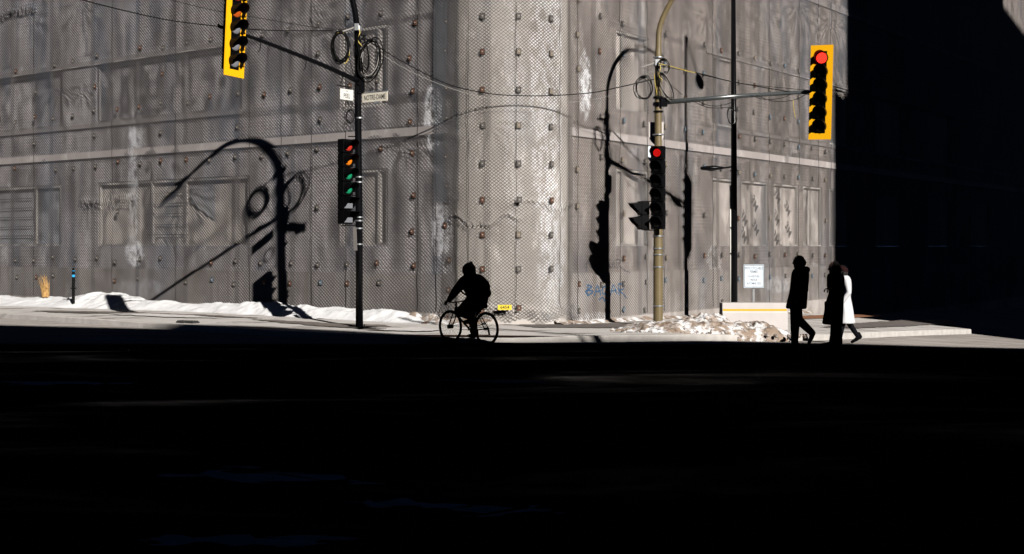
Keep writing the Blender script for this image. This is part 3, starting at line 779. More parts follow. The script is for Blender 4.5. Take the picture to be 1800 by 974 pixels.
# drain inlets, snow patches on the kerb, tactile strip
for px, py, wd in ((322, 568, .22), (338, 568.5, .26)):
    d = 2200*1.9/(py-433); p = W(px, py, d); m_ = empty('drain_inlet', (p.x, p.y, p.z))
for o in [o for o in bpy.data.objects if o.name.startswith('drain_inlet')]:
    p = o.location.copy(); bpy.data.objects.remove(o)
    bm = bmesh.new(); mx = Matrix.Translation((p.x, p.y, gz(p.x, p.y)+.12)) @ Matrix.Rotation(math.atan2(LU.y, LU.x), 4, 'Z')
    box(bm, (0, 0, 0), (.3, .22, .10), mx)
    for q in (-.1, 0, .1): box(bm, (q, 0, .06), (.03, .2, .03), mx)
    tag(fin('drain_inlet', bm, M['iron'], bevel=.01), 'dark cast iron drain inlet set in the kerb, %s of the pair' % ('left one' if (dn_ := globals().get('dn_', 0)+1) == 1 else 'right one'), 'drain', 'drain inlets in the kerb')
def flat(name, pts, m, dz, **kw):
    bm = bmesh.new(); bm.faces.new([bm.verts.new((x, y, gz(x, y)+dz)) for x, y in pts]); return tag(fin(name, bm, m), **kw)
def onwalk(x, y, extra=1.85):
    d = 2200*extra/(y-433); return (W(x, y, d).x, d)

# ---------------------------------------------------------------- poles and lamps
def band(bm, x, y, z, r, h=.04): tube(bm, [(x, y, z-h/2), (x, y, z+h/2)], r, 12)
GL = []   # all poles
def make_pole(name, label, base, path, rads, m, arm=None, arm_r=None, bands=(), bandm=None, cat='pole', lampdir=None, lamp=None, basez=None):
    root = empty(name, (base[0], base[1], basez if basez is not None else gz(base[0], base[1])+.13)); tag(root, label, cat)
    off = Vector(root.location)
    bm = bmesh.new(); tube(bm, [Vector(p)-off for p in path], rads, 14); fin('shaft', bm, m, root, smooth=True)
    bm = bmesh.new(); tube(bm, [(0, 0, -.05), (0, 0, .02), (0, 0, .035)], [rads[0]*2.0, rads[0]*2.0, rads[0]*1.4], 12)
    for a_ in range(4): tube(bm, [(rads[0]*1.6*math.cos(a_*math.pi/2+.7), rads[0]*1.6*math.sin(a_*math.pi/2+.7), .0), (rads[0]*1.6*math.cos(a_*math.pi/2+.7), rads[0]*1.6*math.sin(a_*math.pi/2+.7), .07)], .015, 6)
    fin('base_plate', bm, m, root)
    for z in bands:
        bm = bmesh.new(); band(bm, 0, 0, z-off.z, rads[0]*1.12, .03); fin('clamp_band', bm, bandm or M['steel'], root)
    return root, off
def arm_part(root, off, pts, rad, m, name='mast_arm'):
    bm = bmesh.new(); tube(bm, [Vector(p)-off for p in pts], rad, 12); return fin(name, bm, m, root, smooth=True)
def lamp_head(root, off, p, d, m, L=.62, wd=.15, name='lamp_head', drop=0):
    """flattened cobra head, from p along d"""
    bm = bmesh.new(); d = Vector(d).normalized(); p = Vector(p)-off
    tube(bm, [p, p+d*L*.15, p+d*L*.4, p+d*L*.75, p+d*L*.95, p+d*L], [wd*.3, wd*.6, wd, wd*.95, wd*.6, wd*.1], 14, ry=.55)
    h = fin(name, bm, m, root, smooth=True)
    bm = bmesh.new(); sphere(bm, p+d*L*.55-Vector((0, 0, wd*.4)), wd*.7, 1.3, 1, .4); fin('lens', bm, M['lens_dark'], h, smooth=True)
    return h
def arch(P, d, facet, targets, U, Nn, off=.05):
    out = []
    for x, y in targets:
        q = facet(x); w_ = K+U*q+Nn*off; z = 2+(433-y)*w_.y/2200
        # P + d a = w + SD t
        bx, by = w_.x-P.x, w_.y-P.y; det = d.x*(-SD.y)+SD.x*d.y
        a_ = (bx*(-SD.y)+SD.x*by)/det; t_ = (d.x*by-d.y*bx)/det
        v = Vector((P.x, P.y, 0))+d*a_; out.append((v.x, v.y, z+TAN*t_))
    return out
# left black pole
LP = Vector((-3.57, 29.28, 0)); bz = gz(LP.x, LP.y)+.13
ld = Vector((-.86, -.5, 0)).normalized()
path = [(LP.x, LP.y, bz), (LP.x-.01, LP.y, 3), (LP.x-.03, LP.y, 5), (LP.x-.05, LP.y, 7.0)]
up = crv([(LP.x-.05, LP.y, 7.0)]+arch(LP, ld, sL, [(489, 280), (474, 260), (440, 246), (405, 253), (370, 276), (343, 300)], LU, LN), 6)
P1, O1 = make_pole('traffic_pole', 'tall black pole carrying two white street name signs and a long arm', LP, path+up[1:], [.088, .085, .08, .072]+[.072-.0004*i for i in range(len(up)-1)], M['pole_black'], bands=(3.62, 3.5, 2.68, 2.6, 2.42, 5.0, 2.05))
lamp_head(P1, O1, up[-1], (Vector(up[-1])-Vector(up[-4])), M['pole_black'], .66, .15)
armL0 = Vector((LP.x, LP.y, 5.85)); armL1 = W(384, 46, 26.5)
armL1.z = armL1.z
ac = crv([armL0, armL0.lerp(armL1, .3)+Vector((0, 0, .05)), armL0.lerp(armL1, .7)+Vector((0, 0, .05)), armL1], 5)
arm_part(P1, O1, ac, [.062-.0018*i for i in range(len(ac))], M['pole_black'])
bm = bmesh.new()
for x, y, z in ((0, 0, 5.8), (0, 0, 5.92), (0, 0, 5.6)): band(bm, x, y, z-O1.z, .11, .06)
box(bm, (.07, -.06, 5.75-O1.z), (.12, .1, .3)); fin('arm_bracket', bm, M['pole_black'], P1)
for t_ in (.13, .40, .72):
    bm = bmesh.new(); p = armL0.lerp(armL1, t_)-O1; tube(bm, [p, p+Vector((-.02, 0, -.16)), p+Vector((-.07, .02, -.2))], .01, 5)
    fin('cable_hook', bm, M['cable'], P1)
# gold pole
GP = Vector((3.56, 30.5, 0)); bz = gz(GP.x, GP.y)+.13; gd = Vector((.93, -.37, 0)).normalized()
path = [(GP.x, GP.y, bz), (GP.x, GP.y, 1.5), (GP.x, GP.y, 3.6), (GP.x, GP.y, 3.62), (GP.x, GP.y, 5.3), (GP.x, GP.y, 6.7)]
up = crv([(GP.x, GP.y, 6.7), tuple(GP+gd*.045+Vector((0, 0, 7.35)))]+arch(GP, gd, sR, [(1073, 126), (1082, 107), (1096, 90), (1112, 81), (1134, 84), (1150, 92)], RU, RN), 6)
P2, O2 = make_pole('traffic_pole', 'gold painted pole with curved top standing behind the dirty snow heap', GP, path+up[1:], [.118, .115, .105, .095, .088, .078]+[.072-.0009*i for i in range(len(up)-1)], M['gold'], bands=(2.25, 1.95, 1.8, 1.5, .55, 4.72, 6.6))
for p in P2.children:
    if p.name.startswith('shaft'):
        for f in p.data.polygons: f.use_smooth = False
lamp_head(P2, O2, up[-1], (Vector(up[-1])-Vector(up[-4])), M['pole_black'], .62, .14)
A0 = Vector((GP.x, GP.y, 5.50)); A1 = W(1428, 161, 31.4)
arm_part(P2, O2, [A0+Vector((.08, -.05, 0)), A0.lerp(A1, .5)+Vector((0, 0, .02)), A1], [.062, .055, .045], M['pole_gloss'])
bm = bmesh.new(); band(bm, 0, 0, 5.46-O2.z, .13, .09); band(bm, 0, 0, 5.62-O2.z, .125, .05); band(bm, 0, 0, 5.28-O2.z, .12, .04)
box(bm, (.13, -.09, 5.5-O2.z), (.16, .12, .22)); fin('arm_bracket', bm, M['pole_black'], P2)
# dark pole on the right with two lamps
BP = Vector((6.03, 34.0, 0)); bz = gz(BP.x, BP.y)+.13
P3, O3 = make_pole('lamp_post', 'straight black lamp post behind the white barrier, taller than the picture', BP, [(BP.x, BP.y, bz), (BP.x, BP.y, 4), (BP.x-.02, BP.y, 9.15)], [.10, .082, .06], M['pole_black'], bands=(4.05,), bandm=M['pole_black'], cat='lamp post')
l1 = BP+Vector((-.25, 0, 4.13)); arm_part(P3, O3, [BP+Vector((0, 0, 4.17)), l1], .022, M['pole_black'], 'lamp_arm')
lamp_head(P3, O3, l1, (-1, -.05, -.02), M['pole_black'], .68, .125)
l2 = BP+RN*1.5+Vector((0, 0, 9.0)); arm_part(P3, O3, [BP+Vector((0, 0, 9.05)), l2], .03, M['pole_black'], 'lamp_arm')
bm = bmesh.new(); q = l2-O3; sphere(bm, q+RN*.25-Vector((0, 0, .05)), .22, 1.15, 1.15, .8); fin('lamp_head', bm, M['pole_black'], P3, smooth=True)
# white conduit on the left side of the dark pole
bm = bmesh.new(); tube(bm, [(-.105, -.03, .2), (-.105, -.03, 2.4), (-.105, -.03, 3.75)], .02, 8); fin('conduit', bm, M['sign_white'], P3, smooth=True)
bm = bmesh.new()
for z in (1.9, 2.6, 3.6): band(bm, -.02, 0, z, .105, .03)
fin('clamp_band', bm, M['pole_black'], P3)

# ---------------------------------------------------------------- traffic signals
def head(name, label, loc, face, lenses, backplate=False, cat='traffic light', sec=.325, peds=0, tilt=0, vis_l=.26, group=None, scl=1):
    """signal head, local -Y is the front; loc is the centre of the top section"""
    root = empty(name, loc); root.rotation_euler = (0, tilt, math.atan2(face[1], face[0])+math.pi/2); root.scale = (scl,)*3; tag(root, label, cat, group)
    n = len(lenses)
    bm = bmesh.new()
    for i in range(n): box(bm, (0, 0, -i*sec), (.31, .2, sec-.012))
    box(bm, (0, .02, -(n-1)*sec/2), (.27, .15, n*sec-.01)); fin('housing', bm, M['black'], root, bevel=.012)
    for i, lk in enumerate(lenses):
        z = -i*sec; sq = lk.startswith('ped')
        if not sq:
            bm = bmesh.new(); vs = sphere(bm, (0, 0, 0), .095 if lk == 'lens_red_dim' else .120, 1, .35, 1, 20)
            for v in vs: v.co.y = min(v.co.y, .02); v.co += Vector((0, -.10, z))
            fin('lens', bm, M[lk], root, smooth=True)
            bm = bmesh.new(); seg = 18; A_ = [R(-35)+R(250)*k_/seg for k_ in range(seg+1)]; rings = []
            for a_ in A_:
                c_, s_ = math.cos(a_), math.sin(a_); ln = vis_l*(.55+.45*max(0, s_)**.5 if s_ > 0 else .45+.1*s_)
                rings.append([bm.verts.new((r_*c_, y_, z+r_*s_)) for r_, y_ in ((.147, -.1), (.147, -.1-ln), (.139, -.1-ln), (.139, -.1))])
            for a_, b_ in zip(rings[:-1], rings[1:]):
                for q in range(4): bm.faces.new((a_[q], b_[q], b_[(q+1) % 4], a_[(q+1) % 4]))
            bm.faces.new(rings[0]); bm.faces.new(rings[-1][::-1]); fin('visor', bm, M['black'], root)
        else:
            bm = bmesh.new(); box(bm, (0, -.105, z), (.255, .012, .25)); fin('lens', bm, M['lens_dark' if lk == 'ped_dark' else 'lens_clear'], root)
            bm = bmesh.new(); t_ = .008
            top = [(-.15, -.1, z+.145), (.15, -.1, z+.145), (.15, -.34, z+.12), (-.15, -.34, z+.12)]
            for dx in (-.147, .147):
                pr = [(dx, -.1, z+.14), (dx, -.34, z+.115), (dx, -.27, z+.02), (dx, -.1, z-.13)]
                a_ = [bm.verts.new((p[0]-t_/2, p[1], p[2])) for p in pr]; b_ = [bm.verts.new((p[0]+t_/2, p[1], p[2])) for p in pr]
                bm.faces.new(a_); bm.faces.new(b_[::-1])
                for q in range(4): bm.faces.new((a_[q], a_[(q+1) % 4], b_[(q+1) % 4], b_[q]))
            a_ = [bm.verts.new(p) for p in top]; b_ = [bm.verts.new((p[0], p[1], p[2]+t_)) for p in top]
            bm.faces.new(a_); bm.faces.new(b_[::-1])
            for q in range(4): bm.faces.new((a_[q], a_[(q+1) % 4], b_[(q+1) % 4], b_[q]))
            fin('visor', bm, M['black'], root)
    if backplate:
        w_, bw = backplate, .135; h0, h1 = sec/2, -(n-.5)*sec
        bm = bmesh.new()
        zc = (h0+h1)/2; H = h0-h1
        for (cx, cz, sx, sz) in ((-(w_/2-bw/2), zc, bw, H+2*bw), ((w_/2-bw/2), zc, bw, H+2*bw), (0, h0+bw/2, w_-2*bw, bw), (0, h1-bw/2, w_-2*bw, bw)):
            box(bm, (cx, -.095, cz), (sx, .012, sz))
        bmesh.ops.remove_doubles(bm, verts=bm.verts, dist=.0005); fin('backplate', bm, M['yellow'], root)
        bm = bmesh.new(); box(bm, (0, -.09, zc), (w_-2*bw+.004, .006, H+.004)); fin('back_panel', bm, M['black'], root)
    return root
S1 = head('traffic_light', 'yellow framed signal with dull orange lens on the left arm, cut off on top', W(411, -8, 26.15), (.80, -.60), ['lens_red', 'lens_orange', 'lens_clear', 'lens_clear', 'lens_clear'], .50, tilt=R(3.0), scl=1.075)
S2 = head('traffic_light', 'signal in a yellow frame on the right arm, top lamp glowing bright red', W(1446, 103, 31.15), (-.42, -.91), ['lens_red_on', 'lens_dark', 'lens_dark', 'lens_dark', 'lens_dark', 'lens_dark'], .50, tilt=R(1.5), sec=.308, scl=1.105)
S3 = head('traffic_light', 'black signal with red, orange and green lenses on the left pole above square walk lamps', W(607, 257, 29.1), (.78, -.62), ['lens_red', 'lens_amber', 'lens_green', 'lens_green', 'ped', 'ped'], sec=.33)
S4 = head('traffic_light', 'tall black signal with one small red light on the gold pole', W(1157, 269, 30.15), (-.42, -.91), ['lens_red_dim', 'lens_dark', 'lens_dark', 'lens_dark', 'lens_dark', 'lens_dark'], sec=.335, vis_l=.2)
S5 = head('walk_signal', 'black two section walk signal facing left beside the gold pole', W(1131, 366, 30.3), (-.99, -.25), ['ped_dark', 'ped_dark'], cat='walk signal', sec=.35)
# brackets for the heads
def bracket(parent_pts, name, label, cat='bracket', m=None, r=.014, par=None):
    off = Vector(par.location)
    for a_, b_ in parent_pts:
        bm = bmesh.new(); tube(bm, [Vector(a_)-off, Vector(b_)-off], r, 6); fin(name, bm, m or M['pole_black'], par)
bracket([(W(612, 240, 29.2), W(628, 240, 29.28)), (W(612, 343, 29.2), W(632, 344, 29.28)), (W(600, 396, 29.1), W(632, 396, 29.28))], 'signal_bracket', '', par=P1)
bracket([(W(1128, 354, 30.4), W(1157, 354, 30.45)), (W(1128, 404, 30.4), W(1157, 405, 30.45))], 'signal_bracket', '', par=P2)
bracket([(W(385, 46, 26.5), W(385, 46, 26.5)+Vector((.02, 0, .02))), (W(412, 52, 26.2), W(412, 56, 26.6))], 'signal_bracket', '', r=.05, par=P1)
bracket([(W(1428, 161, 31.4), W(1446, 160, 31.35))], 'signal_bracket', '', r=.04, par=P2)
# ---------------------------------------------------------------- street name signs
def sign(name, label, c, ux, wd, ht, m, lines, ink, cat='sign', edge=None, tiltx=0, th=.012, sx=.8):
    root = empty(name, c); tag(root, label, cat)
    ux = Vector(ux).normalized(); uz = Vector((0, 0, 1)); mx = frame((0, 0, 0), ux, uz)
    bm = bmesh.new(); box(bm, (0, 0, 0), (wd, ht, th), mx); b = fin('board', bm, m, root, bevel=.004)
    for (s_, size, dx, dy) in lines: text('lettering', s_, size, ink, b, mx @ Matrix.Translation((dx, dy, th/2+.001)), sx, bold=.004)
    if edge:
        bm = bmesh.new(); e = .014
        for cx, cy, w2, h2 in ((0, ht/2-.03, wd-.06+e, e), (0, -ht/2+.03, wd-.06+e, e), (-wd/2+.03, 0, e, ht-.06-e), (wd/2-.03, 0, e, ht-.06-e)):
            box(bm, (cx, cy, th/2+.0012), (w2, h2, .001), mx)
        fin('border', bm, edge, b)
        bm = bmesh.new(); e = .018
        for cx, cy, w2, h2 in ((0, ht/2, wd+e, e), (0, -ht/2, wd+e, e), (-wd/2, 0, e, ht-e), (wd/2, 0, e, ht-e)):
            box(bm, (cx, cy, 0), (w2, h2, th+.008), mx)
        fin('rim', bm, M['plate_grey'], b)
    return root, mx
c = (LP+LU*-.5)+Vector((0, -.06, 5.50))
r1, mx = sign('street_sign', 'long white street name sign reading NOTRE-DAME on the right of the black pole', W(659, 170.5, 29.0), (.8, -.6, 0), .80, .225, M['sign_cream'], [('NOTRE-DAME', .165, 0, -.01)], M['ink'], 'street sign', sx=.66)
bm = bmesh.new(); box(bm, (0, .125, .0), (.82, .025, .03), mx); box(bm, (.05, -.13, 0), (.16, .05, .02), mx); fin('bracket', bm, M['steel'], r1)
r2, mx = sign('street_sign', 'small white street name sign reading PEEL on the left of the black pole', W(609.5, 166.5, 29.05), (.62, .78, 0), .42, .25, M['sign_white'], [('PEEL', .15, 0, -.035), ('rue', .055, 0, .085)], M['ink'], 'street sign', sx=.72)
r3 = empty('street_sign', W(606, 152.5, 29.4)); tag(r3, 'thin grey sign plate seen edge on just above the PEEL sign', 'street sign')
bm = bmesh.new(); box(bm, (0, 0, 0), (.42, .10, .022), Matrix.Rotation(R(12), 4, 'Y')); fin('board', bm, M['steel'], r3)
r4 = empty('pole_plate', W(624, 420, 29.15)); tag(r4, 'narrow dark plate strapped low on the left pole, seen nearly edge on', 'sign')
bm = bmesh.new(); box(bm, (0, 0, 0), (.09, .02, .55), Matrix.Rotation(R(-2), 4, 'Y')); fin('board', bm, M['plate_grey'], r4, bevel=.006)
# round ended white sign backs on the gold pole
def shield(nm, label, c, wd, ht, m):
    root = empty(nm, c); tag(root, label, 'sign'); bm = bmesh.new()
    pts = [(-wd/2, ht/2), (wd/2, ht/2), (wd/2, -ht*.18), (wd*.36, -ht*.36), (wd*.16, -ht/2), (-wd*.16, -ht/2), (-wd*.36, -ht*.36), (-wd/2, -ht*.18)]
    a_ = [bm.verts.new((x, 0, z)) for x, z in pts]; b_ = [bm.verts.new((x, .012, z)) for x, z in pts]
    bm.faces.new(a_[::-1]); bm.faces.new(b_)
    for q in range(8): bm.faces.new((a_[q], a_[(q+1) % 8], b_[(q+1) % 8], b_[q]))
    fin('board', bm, m, root); return root
shield('shield_sign', 'white shield shaped sign behind the gold pole, above the black signal', W(1153.5, 234, 30.65), .365, .54, M['concrete_white'])
shield('shield_sign', 'second white shield sign mostly hidden behind the top of the black signal', W(1150, 272, 30.62), .30, .42, M['sign_bright'])
# ---------------------------------------------------------------- cables
def cable(label, pts, r, m, n=10, name='overhead_cable', cat='cable'):
    bm = bmesh.new(); tube(bm, crv(pts, n), r, 6); return tag(fin(name, bm, m, smooth=True), label, cat)
LT = Vector((LP.x-.05, LP.y, 2+381*LP.y/2200)); GT = Vector((GP.x, GP.y-.05, 2+318*GP.y/2200))
def dlerp(x, xa, xb, a_, b_): return a_+(b_-a_)*(x-xa)/(xb-xa)
lg = lambda x: dlerp(x, 630, 1157, 29.25, 30.45)
cable('thick black cable sagging between the black pole and the gold pole', [W(x, y, lg(x)) for x, y in ((631, 60), (665, 83), (720, 115), (785, 147), (850, 163), (905, 168), (970, 168), (1040, 163), (1090, 153), (1155, 138))], .013, M['cable'])
cable('thin pale cable hanging just below the thick one between the poles', [W(x, y, lg(x)) for x, y in ((632, 62), (690, 108), (760, 143), (835, 168), (900, 177), (960, 181), (1030, 177), (1085, 165), (1150, 145))], .0045, M['cable_pale'])
la = lambda x: dlerp(x, 628, 385, 29.2, 26.6)
cable('black cable running from the left pole past the yellow framed signal to the upper left', [W(x, y, la(x)) for x, y in ((585, 54), (500, 54), (430, 51), (390, 47))]+[W(x, y, 26.6-(390-x)*.012) for x, y in ((300, 36), (220, 19), (145, 0), (80, -18))], .011, M['cable'])
cable('thin dark wire rising to the left above the long arm', [W(x, y, la(x)) for x, y in ((605, 53), (540, 46), (480, 36), (420, 26))]+[W(x, y, 26.6) for x, y in ((370, 17), (300, 0), (240, -14))], .006, M['cable'])
ra = lambda x: dlerp(x, 1157, 1430, 30.4, 31.5)
cable('black cable from the gold pole down to the yellow framed red signal', [W(x, y, ra(x)-.1) for x, y in ((1157, 112), (1200, 122), (1250, 135), (1300, 146), (1380, 160), (1430, 167))]+[W(1448, 168, 31.42), W(1466, 169, 31.40)], .012, M['cable'])
cable('thin upper wire beside the black cable on the right', [W(x, y, ra(x)-.06) for x, y in ((1158, 116), (1230, 129), (1300, 146), (1380, 155), (1428, 159))]+[W(1447, 159, 31.42), W(1466, 159, 31.40)], .007, M['cable'])
cable('yellow insulated lead wound along the cable right of the gold pole', [W(x, y, ra(x)-.13) for x, y in ((1158, 112), (1180, 117), (1205, 124), (1222, 128))], .009, M['cable_yellow'])
for i, pts in enumerate([((1225, 178), (1250, 186), (1275, 184), (1300, 172)), ((1215, 176), (1245, 189), (1280, 189), (1288, 188)), ((1320, 168), (1345, 175), (1375, 172), (1395, 163)), ((1330, 168), (1360, 178), (1395, 176), (1420, 164))]):
    cable(('drooping wire loop under the middle of the right arm, the %s one' % ('shorter', 'longer')[i]) if i < 2 else ('slack wire under the outer end of the right arm, the %s loop' % ('higher', 'lower')[i-2]), [W(x, y, ra(x)-.1) for x, y in pts], .008, M['cable'], name='slack_wire', cat='wire')
cable('thin dark wire slanting from the coils down to the right arm', [W(x, y, ra(x)-.1) for x, y in ((1163, 135), (1180, 150), (1200, 167))], .006, M['cable'], name='slack_wire', cat='wire')
cable('short yellow strand hanging under the red signal arm', [W(x, y, 31.2) for x, y in ((1394, 176), (1395, 190), (1398, 207))], .007, M['cable_yellow'], name='slack_wire', cat='wire')
for i, pts in enumerate([((612, 95), (618, 118), (624, 140), (627, 170)), ((632, 60), (622, 80), (624, 110), (626, 140))]):
    cable('black lead running down the left pole, %s' % ('the outer bowed one', 'the one close to the shaft')[i], [W(x, y, 29.15) for x, y in pts], .009, M['cable'], name='slack_wire', cat='wire')
def coil(label, px, py, d, rx, ry, n, r, mats, seed, tilt=0, th=.05, face=(0, -1), jitter=.1):
    rr = random.Random(seed); p0 = W(px, py, d); root = empty('cable_coil', p0); tag(root, label, 'cable coil', 'coils of spare cable on the poles')
    for k_, (m_, cnt) in enumerate(mats):
        bm = bmesh.new()
        for q in range(cnt):
            a1 = rx*(1+rr.uniform(-jitter, jitter)*1.6)*d/2200; b1 = ry*(1+rr.uniform(-jitter, jitter))*d/2200
            cx = rr.uniform(-1, 1)*rx*.12*d/2200; cz = rr.uniform(-1, .3)*ry*.14*d/2200; y0 = rr.uniform(-th, th); ph = rr.uniform(0, 6); tl = tilt+rr.uniform(-.12, .12)
            pts = []
            for t_ in range(36):
                a_ = t_/36*2*math.pi; x = a1*math.cos(a_)*(1+.05*math.sin(2*a_+ph)); z = b1*math.sin(a_)*(1+.05*math.cos(3*a_+ph))
                pts.append((cx+x*math.cos(tl)-z*math.sin(tl), y0+.03*math.sin(a_+ph), cz+x*math.sin(tl)+z*math.cos(tl)))
            tube(bm, pts, r*(1 if m_ == 'cable' else .55), 6, closed=True)
        fin('loop', bm, M[m_], root, smooth=True)
    bm = bmesh.new(); sphere(bm, (0, 0, ry*d/2200*.97), min(.05, rx*.0035), 1.5, 1, .8); fin('tie', bm, M['cable'], root, smooth=True)
    return root
coil('coil of black cable hanging left of the left pole, just under its silver clamp', 599, 82, 29.15, 15, 26, 7, .017, [('cable_yellow', 1), ('cable', 8), ('cable_pale', 1)], 1, .05)
coil('wide tangled coil right of the left pole, partly pale', 650, 102, 29.1, 18, 32, 7, .015, [('cable', 4), ('cable_pale', 2)], 2, -.15, jitter=.15)
coil('narrow coil close against the right side of the left pole', 640, 92, 29.1, 8, 30, 7, .012, [('cable', 3)], 9, .1)
coil('small single loop of wire under the PEEL sign', 616, 205, 29.15, 7, 12, 3, .009, [('cable', 2)], 3)
coil('round coil left of the gold pole in front of the pale board', 1131, 154, 30.35, 14, 19, 7, .010, [('cable', 4), ('cable_pale', 2)], 4, 0, jitter=.14)
coil('small coil at the upper right of the gold pole', 1166, 117, 30.3, 10, 12, 5, .010, [('cable', 3), ('cable_pale', 1)], 5, .2)
coil('narrow slanted bundle of loops right of the gold pole above its arm', 1170, 150, 30.3, 8, 24, 5, .009, [('cable', 3), ('cable_pale', 2)], 6, .45)
coil('loop of thin wire hanging on the straight black lamp post', 1287, 204, 33.8, 9, 14, 3, .009, [('cable', 2), ('cable_pale', 1)], 8, .1)
def clampset(name, label, c, par_mats):
    root = empty(name, c); tag(root, label, 'cable clamp')
    bm = bmesh.new(); band(bm, 0, .05, 0, .10, .12); box(bm, (-.02, -.06, .02), (.1, .08, .16)); fin('clamp', bm, M['steel'], root, bevel=.005)
    bm = bmesh.new(); tube(bm, [(-.02, -.05, .05), (-.15, -.05, -.02), (-.4, -.06, -.10)], .02, 8); fin('strain_wire', bm, M['cable_pale'], root)
    bm = bmesh.new(); tube(bm, crv([(0, -.08, .02), (.06, -.1, -.1), (.02, -.12, -.3), (.1, -.1, -.42)], 6), .011, 6); fin('lead', bm, M['cable_yellow'], root)
clampset('cable_clamp', 'silver clamp with pale wires high on the left black pole', W(629, 50, 29.2), 0)
clampset('cable_clamp', 'silver and blue clamp with pale wires high on the gold pole', W(1156, 112, 30.4), 0)
for i, (pts, r, m_) in enumerate([(((1156, 110), (1154, 130), (1158, 150), (1155, 175)), .014, 'cable'), (((1158, 115), (1160, 140), (1157, 165), (1160, 182)), .012, 'cable'), (((1150, 130), (1152, 150), (1156, 170)), .008, 'cable_yellow'), (((1150, 125), (1140, 128), (1135, 135)), .008, 'cable_pale')]):
    cable(['thick black lead down the front of the gold pole', 'second black lead twisting down the gold pole to the arm', 'yellow lead down the left of the gold pole', 'short pale lead from the gold pole clamp to the round coil'][i], [W(x, y, 30.3) for x, y in pts], r, M[m_], name='slack_wire', cat='wire')
# unseen pole and arm, added to cast the slanted shadow by the cyclist
k_ = 9.5/TAN
A_ = Vector((-2.9, 31.3, 9.5))+SD*k_; B_ = Vector((5.2, 22.9, 9.5))+SD*k_
SHADOW_POLE = empty('traffic_pole', (B_.x, B_.y, gz(B_.x, B_.y))); tag(SHADOW_POLE, 'unseen pole added so its long arm throws the slanted shadow beside the cyclist', 'pole')
bm = bmesh.new(); tube(bm, [(0, 0, 0), (0, 0, 9.7)], [.16, .11], 12); fin('shaft', bm, M['pole_black'], SHADOW_POLE, smooth=True)
bm = bmesh.new(); tube(bm, [(0, 0, 9.5), A_-Vector((B_.x, B_.y, 0))], [.10, .05], 10); fin('mast_arm', bm, M['pole_black'], SHADOW_POLE, smooth=True)
bm = bmesh.new(); tube(bm, [(0, 0, 8.9), (A_-Vector((B_.x, B_.y, 0)))*.62+Vector((0, 0, 9.5*.38-.5))], [.04, .03], 8); fin('stay', bm, M['pole_black'], SHADOW_POLE, smooth=True)
# worn and stained areas of the pavement, thin sheets with ragged outlines
def unproj(x, y, up=.15):
    d = 30
    for _ in range(30): p = W(x, y, d); d += .5*(2200*(2-gz(p.x, p.y)-up)/(y-433)-d)
    return W(x, y, d)
def patch(name, px, m, dz=.158, up=.15, rag=.10, seed=1):
    P = [unproj(x, y, up) for x, y in px]; pts = []
    for a_, b_ in zip(P, P[1:]+P[:1]):
        n = max(2, int((b_-a_).length/.05))
        for q in range(n):
            v = a_.lerp(b_, q/n); e = noise.noise((v.x*2.2, v.y*2.2, seed))+.9*noise.noise((v.x*6, v.y*9, seed))
            v += Vector((e*2, noise.noise((v.x*2.2, v.y*2.2, seed+5))+.8*noise.noise((v.x*8, v.y*8, seed+5)), 0))*rag; pts.append(v)
    bm = bmesh.new(); f = bm.faces.new([bm.verts.new((v.x, v.y, 0)) for v in pts])
    bmesh.ops.triangulate(bm, faces=[f]); bmesh.ops.subdivide_edges(bm, edges=[e for e in bm.edges if e.calc_length() > .5], cuts=2)
    for v in bm.verts: v.co.z = gz(v.co.x, v.co.y)+dz
    return tag(fin(name, bm, m), kind='structure')
M['wet'] = mat('wet_asphalt', (.19, .165, .15), .75, .7, 3.5, spec=.1); M['patch_grey'] = mat('worn_asphalt', (.17, .15, .14), .85, .5, 4, spec=.1)
M['ice'] = mat('thin_ice', (.30, .36, .42), .6, .5, 2, spec=0)
patch('ice_patch', [(300, 838), (420, 824), (520, 836), (610, 852), (520, 848), (400, 846)], M['ice'], dz=.004, up=0, rag=.25, seed=21)
patch('ice_patch', [(640, 884), (760, 878), (1000, 902), (880, 908), (720, 896)], M['ice'], dz=.004, up=0, rag=.2, seed=22)
patch('ice_patch', [(220, 950), (420, 940), (640, 948), (480, 962)], M['ice'], dz=.004, up=0, rag=.15, seed=23)
patch('ice_patch', [(-40, 672), (120, 671), (230, 674), (60, 677)], M['ice'], dz=.004, up=0, rag=.2, seed=24)
patch('ice_patch', [(720, 668), (900, 669), (1010, 673), (860, 672)], M['ice'], dz=.004, up=0, rag=.15, seed=25)
patch('tactile_strip', [(1395, 556), (1480, 553), (1562, 554.5), (1500, 559), (1400, 561)], M['tactile'], rag=.02)
patch('asphalt_patch', [(1520, 567), (1590, 562.5), (1665, 562.5), (1690, 567), (1600, 573), (1500, 577), (1440, 575)], M['patch_grey'], seed=3)
patch('wet_patch', [(90, 557), (170, 556.5), (300, 561), (385, 565), (430, 571), (300, 569), (200, 563.5)], M['wet'], dz=.006, up=0, seed=4, rag=.12)
patch('wet_patch', [(440, 561), (560, 567), (650, 574), (700, 579), (650, 578), (560, 573), (480, 566)], M['wet'], seed=5, rag=.1)
M['slush'] = mat('slush', (.74, .71, .69), .7, .35, 6, bump=.6)
patch('slush_patch', [(190, 552), (260, 551.5), (330, 555), (400, 560), (330, 559), (250, 556)], M['slush'], seed=31, rag=.12, dz=.162)
patch('slush_patch', [(660, 577), (720, 576), (790, 580), (740, 583), (680, 581)], M['slush'], seed=32, rag=.12, dz=.162)
patch('wet_patch', [(60, 546), (200, 548), (360, 553.5), (470, 560), (400, 558), (250, 552), (100, 549)], M['wet'], seed=33, rag=.10)
